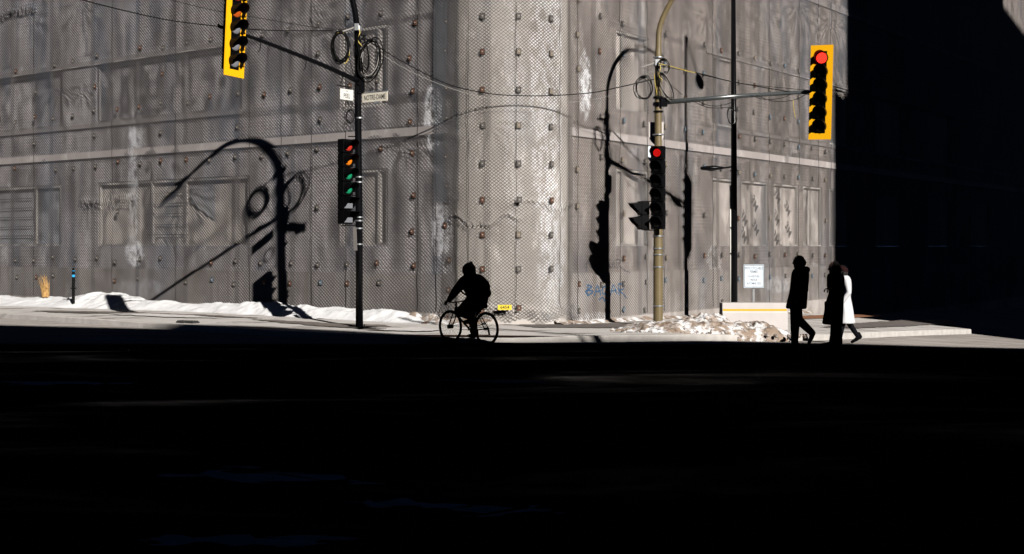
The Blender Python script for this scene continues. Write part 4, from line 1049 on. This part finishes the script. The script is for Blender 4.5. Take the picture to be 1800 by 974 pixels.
patch('wet_patch', [(590, 569), (640, 570), (720, 578), (690, 582), (630, 577)], M['wet'], seed=34, rag=.14)
patch('wet_patch', [(1010, 571), (1090, 567), (1130, 571), (1090, 575)], M['wet'], seed=35, rag=.16)
patch('wet_patch', [(500, 551.5), (600, 560), (590, 562), (520, 557)], M['wet'], seed=6, rag=.08)
patch('asphalt_patch', [(880, 571), (1010, 569), (1120, 573), (1100, 577), (960, 576)], M['patch_grey'], seed=7, rag=.2)
patch('rust_stain', [(700, 588), (880, 590), (1000, 592), (900, 594.5), (760, 593)], M['tactile'], rag=.06, seed=9)

# ---------------------------------------------------------------- barrier, information sign, marker post, dry grass
bc = W(1324, 532, 31.5); g0 = gz(bc.x, 31.5)+.13; H = bc.z-g0
BR = empty('barrier', (bc.x, 31.5, g0)); tag(BR, 'low white concrete barrier with a yellow stripe behind the snow heap', 'barrier')
bm = bmesh.new(); w2 = 1.63
pr = [(-.26, -.02), (-.26, .12), (-.2, .22), (-.18, H-.23)]
pr = [(-.25, -.02), (-.25, H-.24), (-.215, H-.20), (-.215, H), (.215, H), (.215, H-.20), (.25, H-.24), (.25, -.02)]
a_ = [bm.verts.new((-w2/2, y, z)) for y, z in pr]; b_ = [bm.verts.new((w2/2, y, z)) for y, z in pr]
bm.faces.new(a_); bm.faces.new(b_[::-1])
for q in range(8): bm.faces.new((a_[q], b_[q], b_[(q+1) % 8], a_[(q+1) % 8]))
fin('block', bm, M['concrete_white'], BR, bevel=.012)
bm = bmesh.new(); box(bm, (0, -.2175, H-.175), (w2-.03, .006, .05)); fin('stripe', bm, M['stripe'], BR)
sc = W(1325, 485.5, 32.2)
IS, mx = sign('information_sign', 'white notice on a metal post reading PISTE CYCLABLE FERMÉE, behind the barrier', sc, (1, .06, 0), .545, .62, M['sign_bright'],
    [('PISTE CYCLABLE', .092, 0, .20), ('FERMÉE', .092, 0, .11), ('OUVERTURE', .078, 0, -.01), ('PRÉVUE', .078, 0, -.10), ('AUTOMNE 2025', .078, 0, -.19)], M['ink_blue'], 'sign', edge=M['sign_edge'], sx=.68)
gI = gz(sc.x, sc.y)+.1-sc.z
bm = bmesh.new(); box(bm, (0, .03, (gI+.3)/2), (.05, .03, .3-gI)); fin('post', bm, M['steel'], IS)
bm = bmesh.new(); [tube(bm, [(0, -.02, z), (0, .0, z)], .012, 6) for z in (.27, -.27)]; fin('bolt', bm, M['steel'], IS)
def delineator(x, ytop, ybot, d):
    p = W(x, ybot, d); Hh = (ybot-ytop)*d/2200
    r = empty('marker_post', p); tag(r, 'slim black marker post with a bright blue band in the snow at far left', 'marker post')
    bm = bmesh.new(); tube(bm, [(0, 0, -.1), (0, 0, Hh*.72)], .045, 10); tube(bm, [(0, 0, Hh*.79), (0, 0, Hh*.93), (0, 0, Hh)], [.045, .045, .03], 10); tube(bm, [(0, 0, Hh*.36), (0, 0, Hh*.39)], .09, 10); fin('shaft', bm, M['rubber'], r)
    bm = bmesh.new(); tube(bm, [(0, 0, Hh*.72), (0, 0, Hh*.79)], .047, 10); tube(bm, [(0, 0, Hh*.9), (0, 0, Hh*.915)], .047, 10); fin('reflector', bm, M['blue_band'], r)
delineator(129, 471, 528, 37.8)
GR = empty('dry_grass_tuft', W(78, 517, 39.6)); tag(GR, 'tuft of orange dry grass leaning left at the foot of the netted wall', 'grass tuft')
bm = bmesh.new(); rr = random.Random(3)
for k_ in range(60):
    x0 = rr.uniform(-.05, .13); L = rr.uniform(.2, .62); ln = rr.uniform(-.25, .12)-.05
    pts = [(x0, rr.uniform(-.1, .1), -.1), (x0+ln*.4, rr.uniform(-.1, .1), L*.6), (x0+ln*L*1.2, rr.uniform(-.12, .12), L)]
    tube(bm, crv(pts, 3), [.008, .008, .007, .006, .005, .004, .003], 4)
fin('blades', bm, M['straw'], GR)

# ---------------------------------------------------------------- people
def caps(bm, a_, b_, ra_, rb_, flat=1):
    a_, b_ = Vector(a_), Vector(b_); n = 4
    d = (b_-a_).normalized()
    pts = [a_-d*ra_*.95, a_-d*ra_*.6]+[a_.lerp(b_, i/n) for i in range(n+1)]+[b_+d*rb_*.6, b_+d*rb_*.95]
    rs = [ra_*.3, ra_*.8]+[ra_+(rb_-ra_)*i/n for i in range(n+1)]+[rb_*.8, rb_*.3]
    tube(bm, pts, rs, 12, ry=flat)
def chain(bm, pts, rs):
    for i in range(len(pts)-1): caps(bm, pts[i], pts[i+1], rs[i], rs[i+1])
def hand(bm, w_, d, side, grip=.5):
    """palm, four curled fingers and a thumb from wrist w_ in direction d"""
    w_ = Vector(w_); d = Vector(d).normalized(); up = Vector((0, 0, 1)) if abs(d.z) < .8 else Vector((1, 0, 0))
    s = d.cross(up).normalized(); dn = s.cross(d).normalized()
    if dn.z > 0: dn = -dn
    caps(bm, w_, w_+d*.05, .026, .03); caps(bm, w_+d*.03-s*.02, w_+d*.075-s*.028, .018, .014); caps(bm, w_+d*.03+s*.02, w_+d*.075+s*.028, .018, .014)
    for k_, L in zip((-1.5, -.5, .5, 1.5), (.066, .078, .072, .056)):
        p = w_+d*.085+s*k_*.021; q = p+d*L*.45+dn*L*.25*grip; r_ = q+d*L*.25+dn*L*.5*grip; t_ = r_-d*L*.15*grip+dn*L*.25
        chain(bm, [p, q, r_, t_], [.0095, .009, .0085, .0075])
    p = w_+d*.025+s*side*.03; chain(bm, [p, p+d*.03+s*side*.022+dn*.01, p+d*.055+s*side*.016+dn*.025], [.013, .011, .009])
def remesh(name, bm, m, parent, vox=.011, smooth=2):
    me = bpy.data.meshes.new('tmp'); bmesh.ops.recalc_face_normals(bm, faces=bm.faces); bm.to_mesh(me); bm.free()
    o = bpy.data.objects.new('tmp', me); C.objects.link(o)
    r = o.modifiers.new('r', 'REMESH'); r.mode = 'VOXEL'; r.voxel_size = vox; r.use_smooth_shade = True
    s = o.modifiers.new('s', 'SMOOTH'); s.iterations = smooth; s.factor = .5
    bpy.context.view_layer.update()
    m2 = bpy.data.meshes.new_from_object(o.evaluated_get(bpy.context.evaluated_depsgraph_get())); bpy.data.objects.remove(o)
    m2.materials.clear(); m2.name = name
    return link(name, m2, m, parent, smooth=True)
def face(bm, c, d, r=.1):
    """head ellipsoid with nose, brow, chin, ears; d = looking direction"""
    c = Vector(c); d = Vector(d).normalized(); s = d.cross(Vector((0, 0, 1))).normalized(); u = Vector((0, 0, 1))
    sphere(bm, c+u*.02, r, .92, .92, 1.08, 16); caps(bm, c+d*.015-u*.02, c+d*.055-u*.085, .07, .042)
    caps(bm, c+d*.092+u*.01, c+d*.112-u*.025, .010, .016); caps(bm, c+d*.085+u*.035-s*.03, c+d*.085+u*.035+s*.03, .016, .016)
    caps(bm, c+d*.088-u*.055-s*.016, c+d*.088-u*.055+s*.016, .010, .010)
    for q in (-1, 1): caps(bm, c+s*q*.09+u*.015, c+s*q*.092-u*.02, .014, .010)
def eyes(c, d, parent):
    c = Vector(c); d = Vector(d).normalized(); s = d.cross(Vector((0, 0, 1))).normalized(); bm = bmesh.new()
    for q in (-1, 1): sphere(bm, c+d*.083+s*q*.032+Vector((0, 0, .012)), .011)
    fin('eyes', bm, M['ink'], parent, smooth=True)
def loftm(bm, rings, seg=24, wob=0, seed=0):
    prev = None; first = None
    for i, (cx, cy, z, rx, ry) in enumerate(rings):
        ring = []
        for k_ in range(seg):
            a_ = 2*math.pi*k_/seg; w_ = 1+wob*noise.noise((math.cos(a_)*1.5, math.sin(a_)*1.5, z*3+seed))
            ring.append(bm.verts.new((cx+rx*w_*math.cos(a_), cy+ry*w_*math.sin(a_), z)))
        if prev:
            for k_ in range(seg): bm.faces.new((prev[k_], prev[(k_+1) % seg], ring[(k_+1) % seg], ring[k_]))
        else: bm.faces.new(ring[::-1])
        prev = ring
    bm.faces.new(prev)
def smooth_rings(R_, n=4):
    out = []
    P = [R_[0]]+list(R_)+[R_[-1]]
    for i in range(1, len(P)-2):
        for k_ in range(n):
            t = k_/n; a_, b_, c_, d_ = P[i-1:i+3]
            out.append(tuple(.5*((2*b)+(c-a)*t+(2*a-5*b+4*c-d)*t*t+(3*b-a-3*c+d)*t**3) for a, b, c, d in zip(a_, b_, c_, d_)))
    out.append(R_[-1]); return out
def shoe(bm, heel, d, L=.27, pitch=0):
    """foot from ankle/heel point; d horizontal toe direction, pitch lowers the toe"""
    heel = Vector(heel); d = Vector(d).normalized(); t = (d*math.cos(pitch)-Vector((0, 0, math.sin(pitch)))).normalized(); n = Vector((0, 0, 1))-t*t.z; n.normalize()
    caps(bm, heel+n*.045, heel+t*L*.35+n*.045, .045, .043); caps(bm, heel+t*L*.3+n*.036, heel+t*L*.82+n*.030, .044, .033)
    caps(bm, heel-n*.0+n*.02, heel+t*L*.8+n*.018, .022, .020); caps(bm, heel+n*.05, heel+n*.12, .045, .045)

# man walking left
wd = 23.5
def walker():
    gx = 5.35; g = gz(gx, wd); root = empty('person', (gx, wd, g))
    tag(root, 'person in a thigh length dark coat and dark trousers striding left, leftmost of the walkers', 'person')
    Z = lambda y: 1.925-.00197*y-g; X = lambda x: (x-165)*.00197
    bm = bmesh.new()
    face(bm, (X(180), 0, Z(112)), (-1, -.12, 0)); caps(bm, (X(190), 0, Z(150)), (X(195), 0, Z(205)), .06, .075)
    chain(bm, [(X(195), 0, Z(230)), (X(185), 0, Z(350)), (X(165), 0, Z(480))], [.14, .13, .145])
    # near arm and far arm, hands in the pockets
    for sd in (-1, 1):
        caps(bm, (X(200), sd*.15, Z(235)), (X(205), sd*.21, Z(370)), .05, .042); caps(bm, (X(205), sd*.21, Z(370)), (X(150), sd*.20, Z(450)), .04, .03)
        hand(bm, (X(145), sd*.195, Z(455)), (-.5, 0, -1), -sd, .6)
    # front leg (straight) and rear leg
    chain(bm, [(X(155), -.08, Z(500)), (X(140), -.08, Z(680)), (X(135), -.07, Z(870))], [.105, .066, .048])
    chain(bm, [(X(165), .09, Z(500)), (X(190), .09, Z(665)), (X(325), .08, Z(800))], [.10, .066, .045])
    b = remesh('body', bm, M['skin'], root, .011)
    eyes((X(180), 0, Z(112)), (-1, -.12, 0), b)
    bm = bmesh.new(); sphere(bm, (X(188), 0, Z(104)), .112, .95, .95, 1.0, 16); sphere(bm, (X(215), 0, Z(120)), .08); sphere(bm, (X(196), 0, Z(140)), .085)
    fin('hood', bm, M['cloth_black'], root, smooth=True).name = 'hat'
    bm = bmesh.new()
    loftm(bm, smooth_rings([(X(205), 0, Z(150), .07, .09), (X(205), 0, Z(175), .13, .15), (X(197), 0, Z(215), .155, .22), (X(190), 0, Z(300), .165, .245), (X(180), 0, Z(400), .168, .25), (X(168), 0, Z(480), .18, .25), (X(160), 0, Z(545), .19, .255), (X(160), 0, Z(556), .17, .24)]), wob=.06)
    sphere(bm, (X(255), 0, Z(185)), .065, 1.1, 1.6, 1)
    for sd in (-1, 1):
        chain(bm, [(X(200), sd*.17, Z(230)), (X(215), sd*.235, Z(370)), (X(150), sd*.215, Z(455))], [.075, .065, .055])
    remesh('coat', bm, M['cloth_black'], root, .014, 3)
    bm = bmesh.new()
    chain(bm, [(X(150), -.08, Z(520)), (X(138), -.08, Z(690)), (X(134), -.07, Z(880))], [.125, .09, .068])
    chain(bm, [(X(165), .09, Z(520)), (X(185), .09, Z(660)), (X(320), .08, Z(790))], [.12, .092, .066])
    remesh('trousers', bm, M['cloth_dark'], root, .014, 3)
    bm = bmesh.new(); shoe(bm, (X(150), -.07, .0), (-1, -.05, 0)); fin('shoe', bm, M['cloth_black'], root, smooth=True)
    bm = bmesh.new(); shoe(bm, (X(350), .08, Z(805)), (-1, 0, 0), .24, R(62)); fin('shoe', bm, M['cloth_black'], root, smooth=True)
walker()
def woman_dark():
    d_ = 24.2; k_ = d_/2200/5.41; gx = (1370+525/5.41-900)/2200*d_; g = gz(gx, d_); root = empty('person', (gx, d_, g))
    tag(root, 'person in a long black coat with a shoulder bag, middle walker overlapping the white coat', 'person')
    Z = lambda y: 2+(433-440-y/5.41)*d_/2200-g; X = lambda x: (x-525)*k_
    bm = bmesh.new()
    face(bm, (X(518), 0, Z(168)), (-1, -.1, 0)); caps(bm, (X(525), 0, Z(205)), (X(535), 0, Z(250)), .055, .07)
    chain(bm, [(X(535), 0, Z(270)), (X(540), 0, Z(400)), (X(530), 0, Z(520))], [.12, .11, .14])
    for sd in (-1, 1):
        chain(bm, [(X(535), sd*.15, Z(270)), (X(530), sd*.2, Z(390)), (X(510), sd*.13, Z(366))], [.05, .04, .03]); hand(bm, (X(505), sd*.12, Z(366)), (-1, 0, .0), -sd, .9)
    chain(bm, [(X(530), -.08, Z(540)), (X(515), -.08, Z(720)), (X(480), -.07, Z(890))], [.1, .062, .045])
    chain(bm, [(X(545), .08, Z(540)), (X(560), .08, Z(720)), (X(572), .07, Z(890))], [.1, .062, .045])
    b = remesh('body', bm, M['skin'], root, .011); eyes((X(518), 0, Z(168)), (-1, -.1, 0), b)
    bm = bmesh.new(); sphere(bm, (X(528), 0, Z(160)), .108, .95, 1, 1.08, 16); sphere(bm, (X(550), 0, Z(190)), .085, 1, 1.1, 1.4); fin('hair', bm, M['hair'], root, smooth=True)
    bm = bmesh.new()
    loftm(bm, smooth_rings([(X(540), 0, Z(212), .07, .09), (X(545), 0, Z(240), .13, .17), (X(540), 0, Z(290), .155, .22), (X(545), 0, Z(400), .145, .22), (X(530), 0, Z(480), .165, .23), (X(515), 0, Z(580), .18, .25), (X(503), 0, Z(690), .185, .27), (X(503), 0, Z(705), .16, .25)]), wob=.09, seed=3)
    for sd in (-1, 1): chain(bm, [(X(540), sd*.17, Z(270)), (X(530), sd*.225, Z(390)), (X(505), sd*.14, Z(366))], [.075, .06, .05])
    caps(bm, (X(500), -.1, Z(250)), (X(500), .1, Z(250)), .07, .07); caps(bm, (X(470), 0, Z(255)), (X(475), 0, Z(340)), .04, .05)
    remesh('coat', bm, M['cloth_black'], root, .014, 3)
    for (a_, b2, c_), h in (((530, 515, 480), -.08), ((545, 560, 572), .08)):
        pass
    bm = bmesh.new()
    chain(bm, [(X(530), -.08, Z(650)), (X(517), -.08, Z(730)), (X(505), -.07, Z(900))], [.11, .085, .08]); chain(bm, [(X(548), .08, Z(650)), (X(560), .08, Z(730)), (X(570), .07, Z(900))], [.11, .085, .08])
    remesh('trousers', bm, M['cloth_dark'], root, .014, 2)
    bm = bmesh.new(); shoe(bm, (X(500), -.07, .0), (-1, 0, 0)); fin('shoe', bm, M['cloth_black'], root, smooth=True)
    bm = bmesh.new(); shoe(bm, (X(575), .07, .0), (-1, 0, 0)); fin('shoe', bm, M['cloth_black'], root, smooth=True)
    # shoulder bag, hanging at the front
    bg = empty('shoulder_bag', (gx+X(445)+.02, d_-.02, g+Z(560))); tag(bg, 'small dark shoulder bag carried at the front of the long black coat', 'bag')
    bm = bmesh.new(); box(bm, (0, 0, .06), (.07, .22, .18)); fin('pouch', bm, M['cloth_black'], bg, bevel=.02)
    bm = bmesh.new(); tube(bm, crv([(0, -.1, .15), (.09, -.16, .45), (.20, -.19, .62), (.28, -.1, .72)], 5), .012, 6); fin('strap', bm, M['cloth_black'], bg)
woman_dark()
M['white_coat'] = mat('white_quilt', (.62, .62, .64), .75, .06, 9, bump=.6)
def woman_white():
    d_ = 28.1; k_ = d_/2200/5.41; gx = (1370+610/5.41-900)/2200*d_; g = gz(gx, d_); root = empty('person', (gx, d_, g))
    tag(root, 'person in a long sunlit white coat and dark hat with red stripes', 'person')
    Z = lambda y: 2+(433-440-y/5.41)*d_/2200-g; X = lambda x: (x-610)*k_
    bm = bmesh.new()
    face(bm, (X(590), 0, Z(200)), (-1, -.1, 0)); caps(bm, (X(600), 0, Z(235)), (X(612), 0, Z(275)), .055, .07)
    chain(bm, [(X(612), 0, Z(300)), (X(625), 0, Z(420)), (X(620), 0, Z(520))], [.12, .11, .13])
    for sd in (-1, 1):
        chain(bm, [(X(615), sd*.15, Z(300)), (X(628), sd*.2, Z(410)), (X(575), sd*.18, Z(480))], [.05, .04, .03]); hand(bm, (X(570), sd*.175, Z(487)), (-.6, 0, -1), -sd, .6)
    chain(bm, [(X(610), -.07, Z(560)), (X(585), -.07, Z(720)), (X(560), -.06, Z(850))], [.1, .06, .042])
    chain(bm, [(X(640), .07, Z(600)), (X(672), .07, Z(700)), (X(752), .07, Z(822))], [.1, .06, .042])
    b = remesh('body', bm, M['skin'], root, .011); eyes((X(590), 0, Z(200)), (-1, -.1, 0), b)
    bm = bmesh.new(); sphere(bm, (X(605), 0, Z(205)), .112, 1, 1.05, 1.15, 16); fin('hair', bm, M['hair'], root, smooth=True)
    bm = bmesh.new(); vs = sphere(bm, (0, 0, 0), .128, 1, 1.02, .92, 20)
    for v in vs: v.co.z = max(v.co.z, -.02)
    hat_m = Matrix.Translation((X(600), 0, Z(188))) @ Matrix.Rotation(R(28), 4, 'Y'); bm.transform(hat_m)
    ht = fin('hat', bm, M['cloth_black'], root, smooth=True)
    for z in (.0, .032, .062):
        r_ = .128*math.sqrt(max(0, 1-(z/(.128*.92))**2))+.0015; bm = bmesh.new()
        tube(bm, [(r_*math.cos(t_/24*2*math.pi), r_*1.02*math.sin(t_/24*2*math.pi), z) for t_ in range(24)], .0025, 5, closed=True); bm.transform(hat_m); fin('stripe', bm, M['hat_red'], ht)
    bm = bmesh.new()
    loftm(bm, smooth_rings([(X(612), 0, Z(238), .06, .09), (X(625), 0, Z(265), .115, .15), (X(622), 0, Z(300), .14, .20), (X(628), 0, Z(380), .125, .19), (X(618), 0, Z(440), .125, .19), (X(615), 0, Z(520), .165, .22), (X(618), 0, Z(600), .20, .25), (X(622), 0, Z(680), .215, .27), (X(625), 0, Z(694), .19, .25)]), wob=.16, seed=6)
    sphere(bm, (X(642), 0, Z(278)), .085, .9, 1.4, 1.05); sphere(bm, (X(632), 0, Z(258)), .06, .9, 1.5, 1)
    for sd in (-1, 1): chain(bm, [(X(622), sd*.16, Z(300)), (X(636), sd*.22, Z(400)), (X(580), sd*.20, Z(478))], [.07, .058, .05])
    remesh('coat', bm, M['white_coat'], root, .014, 3)
    bm = bmesh.new(); chain(bm, [(X(605), -.07, Z(640)), (X(588), -.07, Z(720)), (X(565), -.06, Z(850))], [.09, .065, .05]); chain(bm, [(X(648), .07, Z(640)), (X(678), .07, Z(705)), (X(755), .07, Z(822))], [.09, .065, .05])
    remesh('trousers', bm, M['cloth_dark'], root, .012, 2)
    bm = bmesh.new(); shoe(bm, (X(575), -.06, 0), (-1, 0, 0)); fin('shoe', bm, M['cloth_black'], root, smooth=True)
    bm = bmesh.new(); shoe(bm, (X(785), .07, Z(842)), (-1, 0, 0), .26, R(28)); fin('shoe', bm, M['cloth_black'], root, smooth=True)
woman_white()

# ---------------------------------------------------------------- bicycle and rider
rh = W(855, 578, 23.9); hd = Vector((-.72, .69, 0)).normalized(); ang = math.atan2(hd.y, hd.x)
RW = .305; gB = rh.z-RW-.018
def B(x, y=0, z=0): return Vector((x, y, z))
BK = empty('bicycle', (rh.x, rh.y, gB), ang); tag(BK, 'dark city bicycle ridden by the hooded cyclist at the edge of the shadow', 'bicycle')
def wheel(cx):
    root = fin('wheel', (lambda b_: (tube(b_, [(cx+RW*math.cos(t_/40*2*math.pi), 0, RW+.018+RW*math.sin(t_/40*2*math.pi)) for t_ in range(40)], .021, 8, closed=True), b_)[1])(bmesh.new()), M['rubber'], BK, smooth=True)
    root.name = 'tyre'
    bm = bmesh.new(); tube(bm, [(cx+(RW-.028)*math.cos(t_/40*2*math.pi), 0, RW+.018+(RW-.028)*math.sin(t_/40*2*math.pi)) for t_ in range(40)], .010, 6, closed=True); fin('rim', bm, M['rubber'], root, smooth=True)
    bm = bmesh.new()
    for q in range(28):
        a_ = q/28*2*math.pi; b_ = a_+(.5 if q % 2 else -.5); sy = .03 if q % 4 < 2 else -.03
        tube(bm, [(cx+.02*math.cos(b_), sy, RW+.018+.02*math.sin(b_)), (cx+(RW-.03)*math.cos(a_), 0, RW+.018+(RW-.03)*math.sin(a_))], .0016, 4)
    fin('spokes', bm, M['spoke'], root)
    bm = bmesh.new(); tube(bm, [(cx, -.055, RW+.018), (cx, .055, RW+.018)], .026 if cx < .5 else .042, 10); fin('hub', bm, M['rubber'], root)
    return root
WB = 1.0; hz = RW+.018
wheel(0); wheel(WB)
bb = (.43, 0, .27); st = (.27, 0, .72); hb = (.84, 0, .70); hl = (.87, 0, .60)
bm = bmesh.new()
for a_, b_, r_ in ((bb, st, .018), (bb, hl, .02), (st, hb, .017), (hb, hl, .022)): tube(bm, [a_, b_], r_, 8)
for sy in (-.055, .055): tube(bm, [(0, sy, hz), (bb[0], sy*.4, bb[2])], .011, 6); tube(bm, [(0, sy, hz), (st[0], sy*.3, st[2]-.03)], .009, 6)
tube(bm, [(.14, 0, .68), (.0, 0, .70), (-.12, 0, .70)], .008, 6)
fin('frame', bm, M['bike'], BK, smooth=True)
bm = bmesh.new()
for sy in (-.055, .055): tube(bm, [(hl[0]+.01, sy*.8, .58), (.93, sy, .46), (WB, sy, hz)], .013, 6)
tube(bm, [(hl[0]+.01, -.05, .59), (hl[0]+.01, .05, .59)], .016, 6); fin('fork', bm, M['bike'], BK)
bm = bmesh.new(); tube(bm, [hb, (.83, 0, .80)], .016, 8); tube(bm, crv([(.78, -.29, .83), (.86, -.2, .82), (.87, 0, .80), (.86, .2, .82), (.78, .29, .83)], 5), .013, 8)
for sy in (-1, 1): tube(bm, [(.86, sy*.2, .80), (.95, sy*.24, .77)], .007, 5)
tube(bm, crv([(.87, .1, .8), (.98, .08, .76), (.97, .04, .6), (.9, 0, .52)], 5), .004, 5); fin('handlebar', bm, M['rubber'], BK)
bm = bmesh.new(); tube(bm, [st, (.25, 0, .79)], .014, 8); tube(bm, [(.12, 0, .815), (.2, 0, .82), (.30, 0, .815), (.40, 0, .81)], [.05, .075, .04, .02], 10, ry=.45); fin('saddle', bm, M['rubber'], BK)
bm = bmesh.new(); ca = R(-65)
for sy, s2 in ((-.07, 1), (.07, -1)): tube(bm, [(bb[0], sy, bb[2]), (bb[0]+s2*.16*math.cos(ca), sy, bb[2]+s2*.16*math.sin(ca))], .010, 6)
tube(bm, [(bb[0], -.06, bb[2]), (bb[0], -.052, bb[2])], .085, 20); fin('crank', bm, M['rubber'], BK)
for sy, s2 in ((-.12, 1), (.12, -1)):
    bm = bmesh.new(); box(bm, (bb[0]+s2*.16*math.cos(ca), sy, bb[2]+s2*.16*math.sin(ca)), (.09, .09, .02)); fin('pedal', bm, M['rubber'], BK)
bm = bmesh.new(); tube(bm, [(bb[0], -.045, bb[2]+.06), (0, -.045, hz+.04)], .004, 4); tube(bm, [(bb[0], -.045, bb[2]-.08), (-.02, -.045, hz-.12)], .004, 4); tube(bm, [(0, -.05, hz), (-.03, -.05, hz-.12)], .02, 6); fin('chain', bm, M['rubber'], BK)
bm = bmesh.new(); box(bm, (.07, 0, .755), (.12, .11, .09)); fin('rear_light_box', bm, M['rubber'], BK, bevel=.02)
# rider, in the bicycle's axes
RD = empty('person', (rh.x, rh.y, gB), ang); tag(RD, 'hooded person in dark clothes leaning over the handlebar of the bicycle', 'person')
bm = bmesh.new()
hc = (.50, 0, 1.44)
face(bm, hc, (1, 0, -.1)); caps(bm, (.50, 0, 1.38), (.45, 0, 1.28), .055, .07)
chain(bm, [(.43, 0, 1.22), (.34, 0, 1.05), (.25, 0, .90)], [.13, .13, .14])
for sd in (-1, 1):
    chain(bm, [(.45, sd*.17, 1.22), (.60, sd*.25, 1.01), (.74, sd*.27, .86)], [.055, .043, .03]); hand(bm, (.74, sd*.27, .86), (1, 0, -.35), -sd, .9)
fpd = {-1: (bb[0]+.16*math.cos(ca), -.12, bb[2]+.16*math.sin(ca)+.05), 1: (bb[0]-.16*math.cos(ca), .12, bb[2]-.16*math.sin(ca)+.05)}
kn = {-1: (.52, -.11, .57), 1: (.58, .11, .63)}
for sd in (-1, 1):
    ft = fpd[sd]; chain(bm, [(.25, sd*.09, .86), kn[sd], (ft[0]-.05, ft[1], ft[2]+.06)], [.105, .07, .045])
b = remesh('body', bm, M['skin'], RD, .011); eyes(hc, (1, 0, -.1), b)
bm = bmesh.new()
loftm(bm, smooth_rings([(.30, 0, .80, .17, .18), (.27, 0, .92, .19, .20), (.32, 0, 1.08, .21, .23), (.40, 0, 1.23, .19, .24), (.47, 0, 1.30, .12, .15), (.50, 0, 1.35, .08, .09)]), wob=.07)
for sd in (-1, 1): chain(bm, [(.44, sd*.18, 1.23), (.59, sd*.265, 1.02), (.735, sd*.275, .87)], [.10, .085, .055])
remesh('jacket', bm, M['cloth_black'], RD, .014, 3)
bm = bmesh.new()
sphere(bm, (.475, 0, 1.44), .135, 1.0, 1, 1.08, 16); caps(bm, (.45, 0, 1.50), (.42, 0, 1.575), .095, .04); caps(bm, (.46, 0, 1.36), (.40, 0, 1.24), .13, .15)
cut = remesh('hood', bm, M['cloth_black'], RD, .012, 2)
bm = bmesh.new()
for sd in (-1, 1):
    ft = fpd[sd]; chain(bm, [(.25, sd*.10, .86), kn[sd], (ft[0]-.05, ft[1], ft[2]+.08)], [.15, .105, .068])
remesh('trousers', bm, M['cloth_dark'], RD, .014, 3)
for sd in (-1, 1):
    ft = fpd[sd]; bm = bmesh.new(); shoe(bm, (ft[0]-.11, ft[1], ft[2]-.03), (1, 0, 0), .26, R(6)); fin('shoe', bm, M['cloth_black'], RD, smooth=True)
BG = empty('backpack', (rh.x, rh.y, gB), ang); tag(BG, 'dark rounded backpack worn by the cyclist', 'backpack')
bm = bmesh.new(); chain(bm, [(.22, 0, 1.24), (.11, 0, 1.12), (.09, 0, .98)], [.13, .16, .13]); caps(bm, (.08, -.08, 1.0), (.08, .08, 1.0), .1, .1); remesh('bag', bm, M['cloth_black'], BG, .014, 3)
bm = bmesh.new()
for sd in (-1, 1): tube(bm, crv([(.22, sd*.1, 1.32), (.42, sd*.13, 1.345), (.60, sd*.13, 1.22), (.5, sd*.17, 1.02), (.25, sd*.17, .93)], 5), .018, 6)
fin('strap', bm, M['cloth_black'], BG)
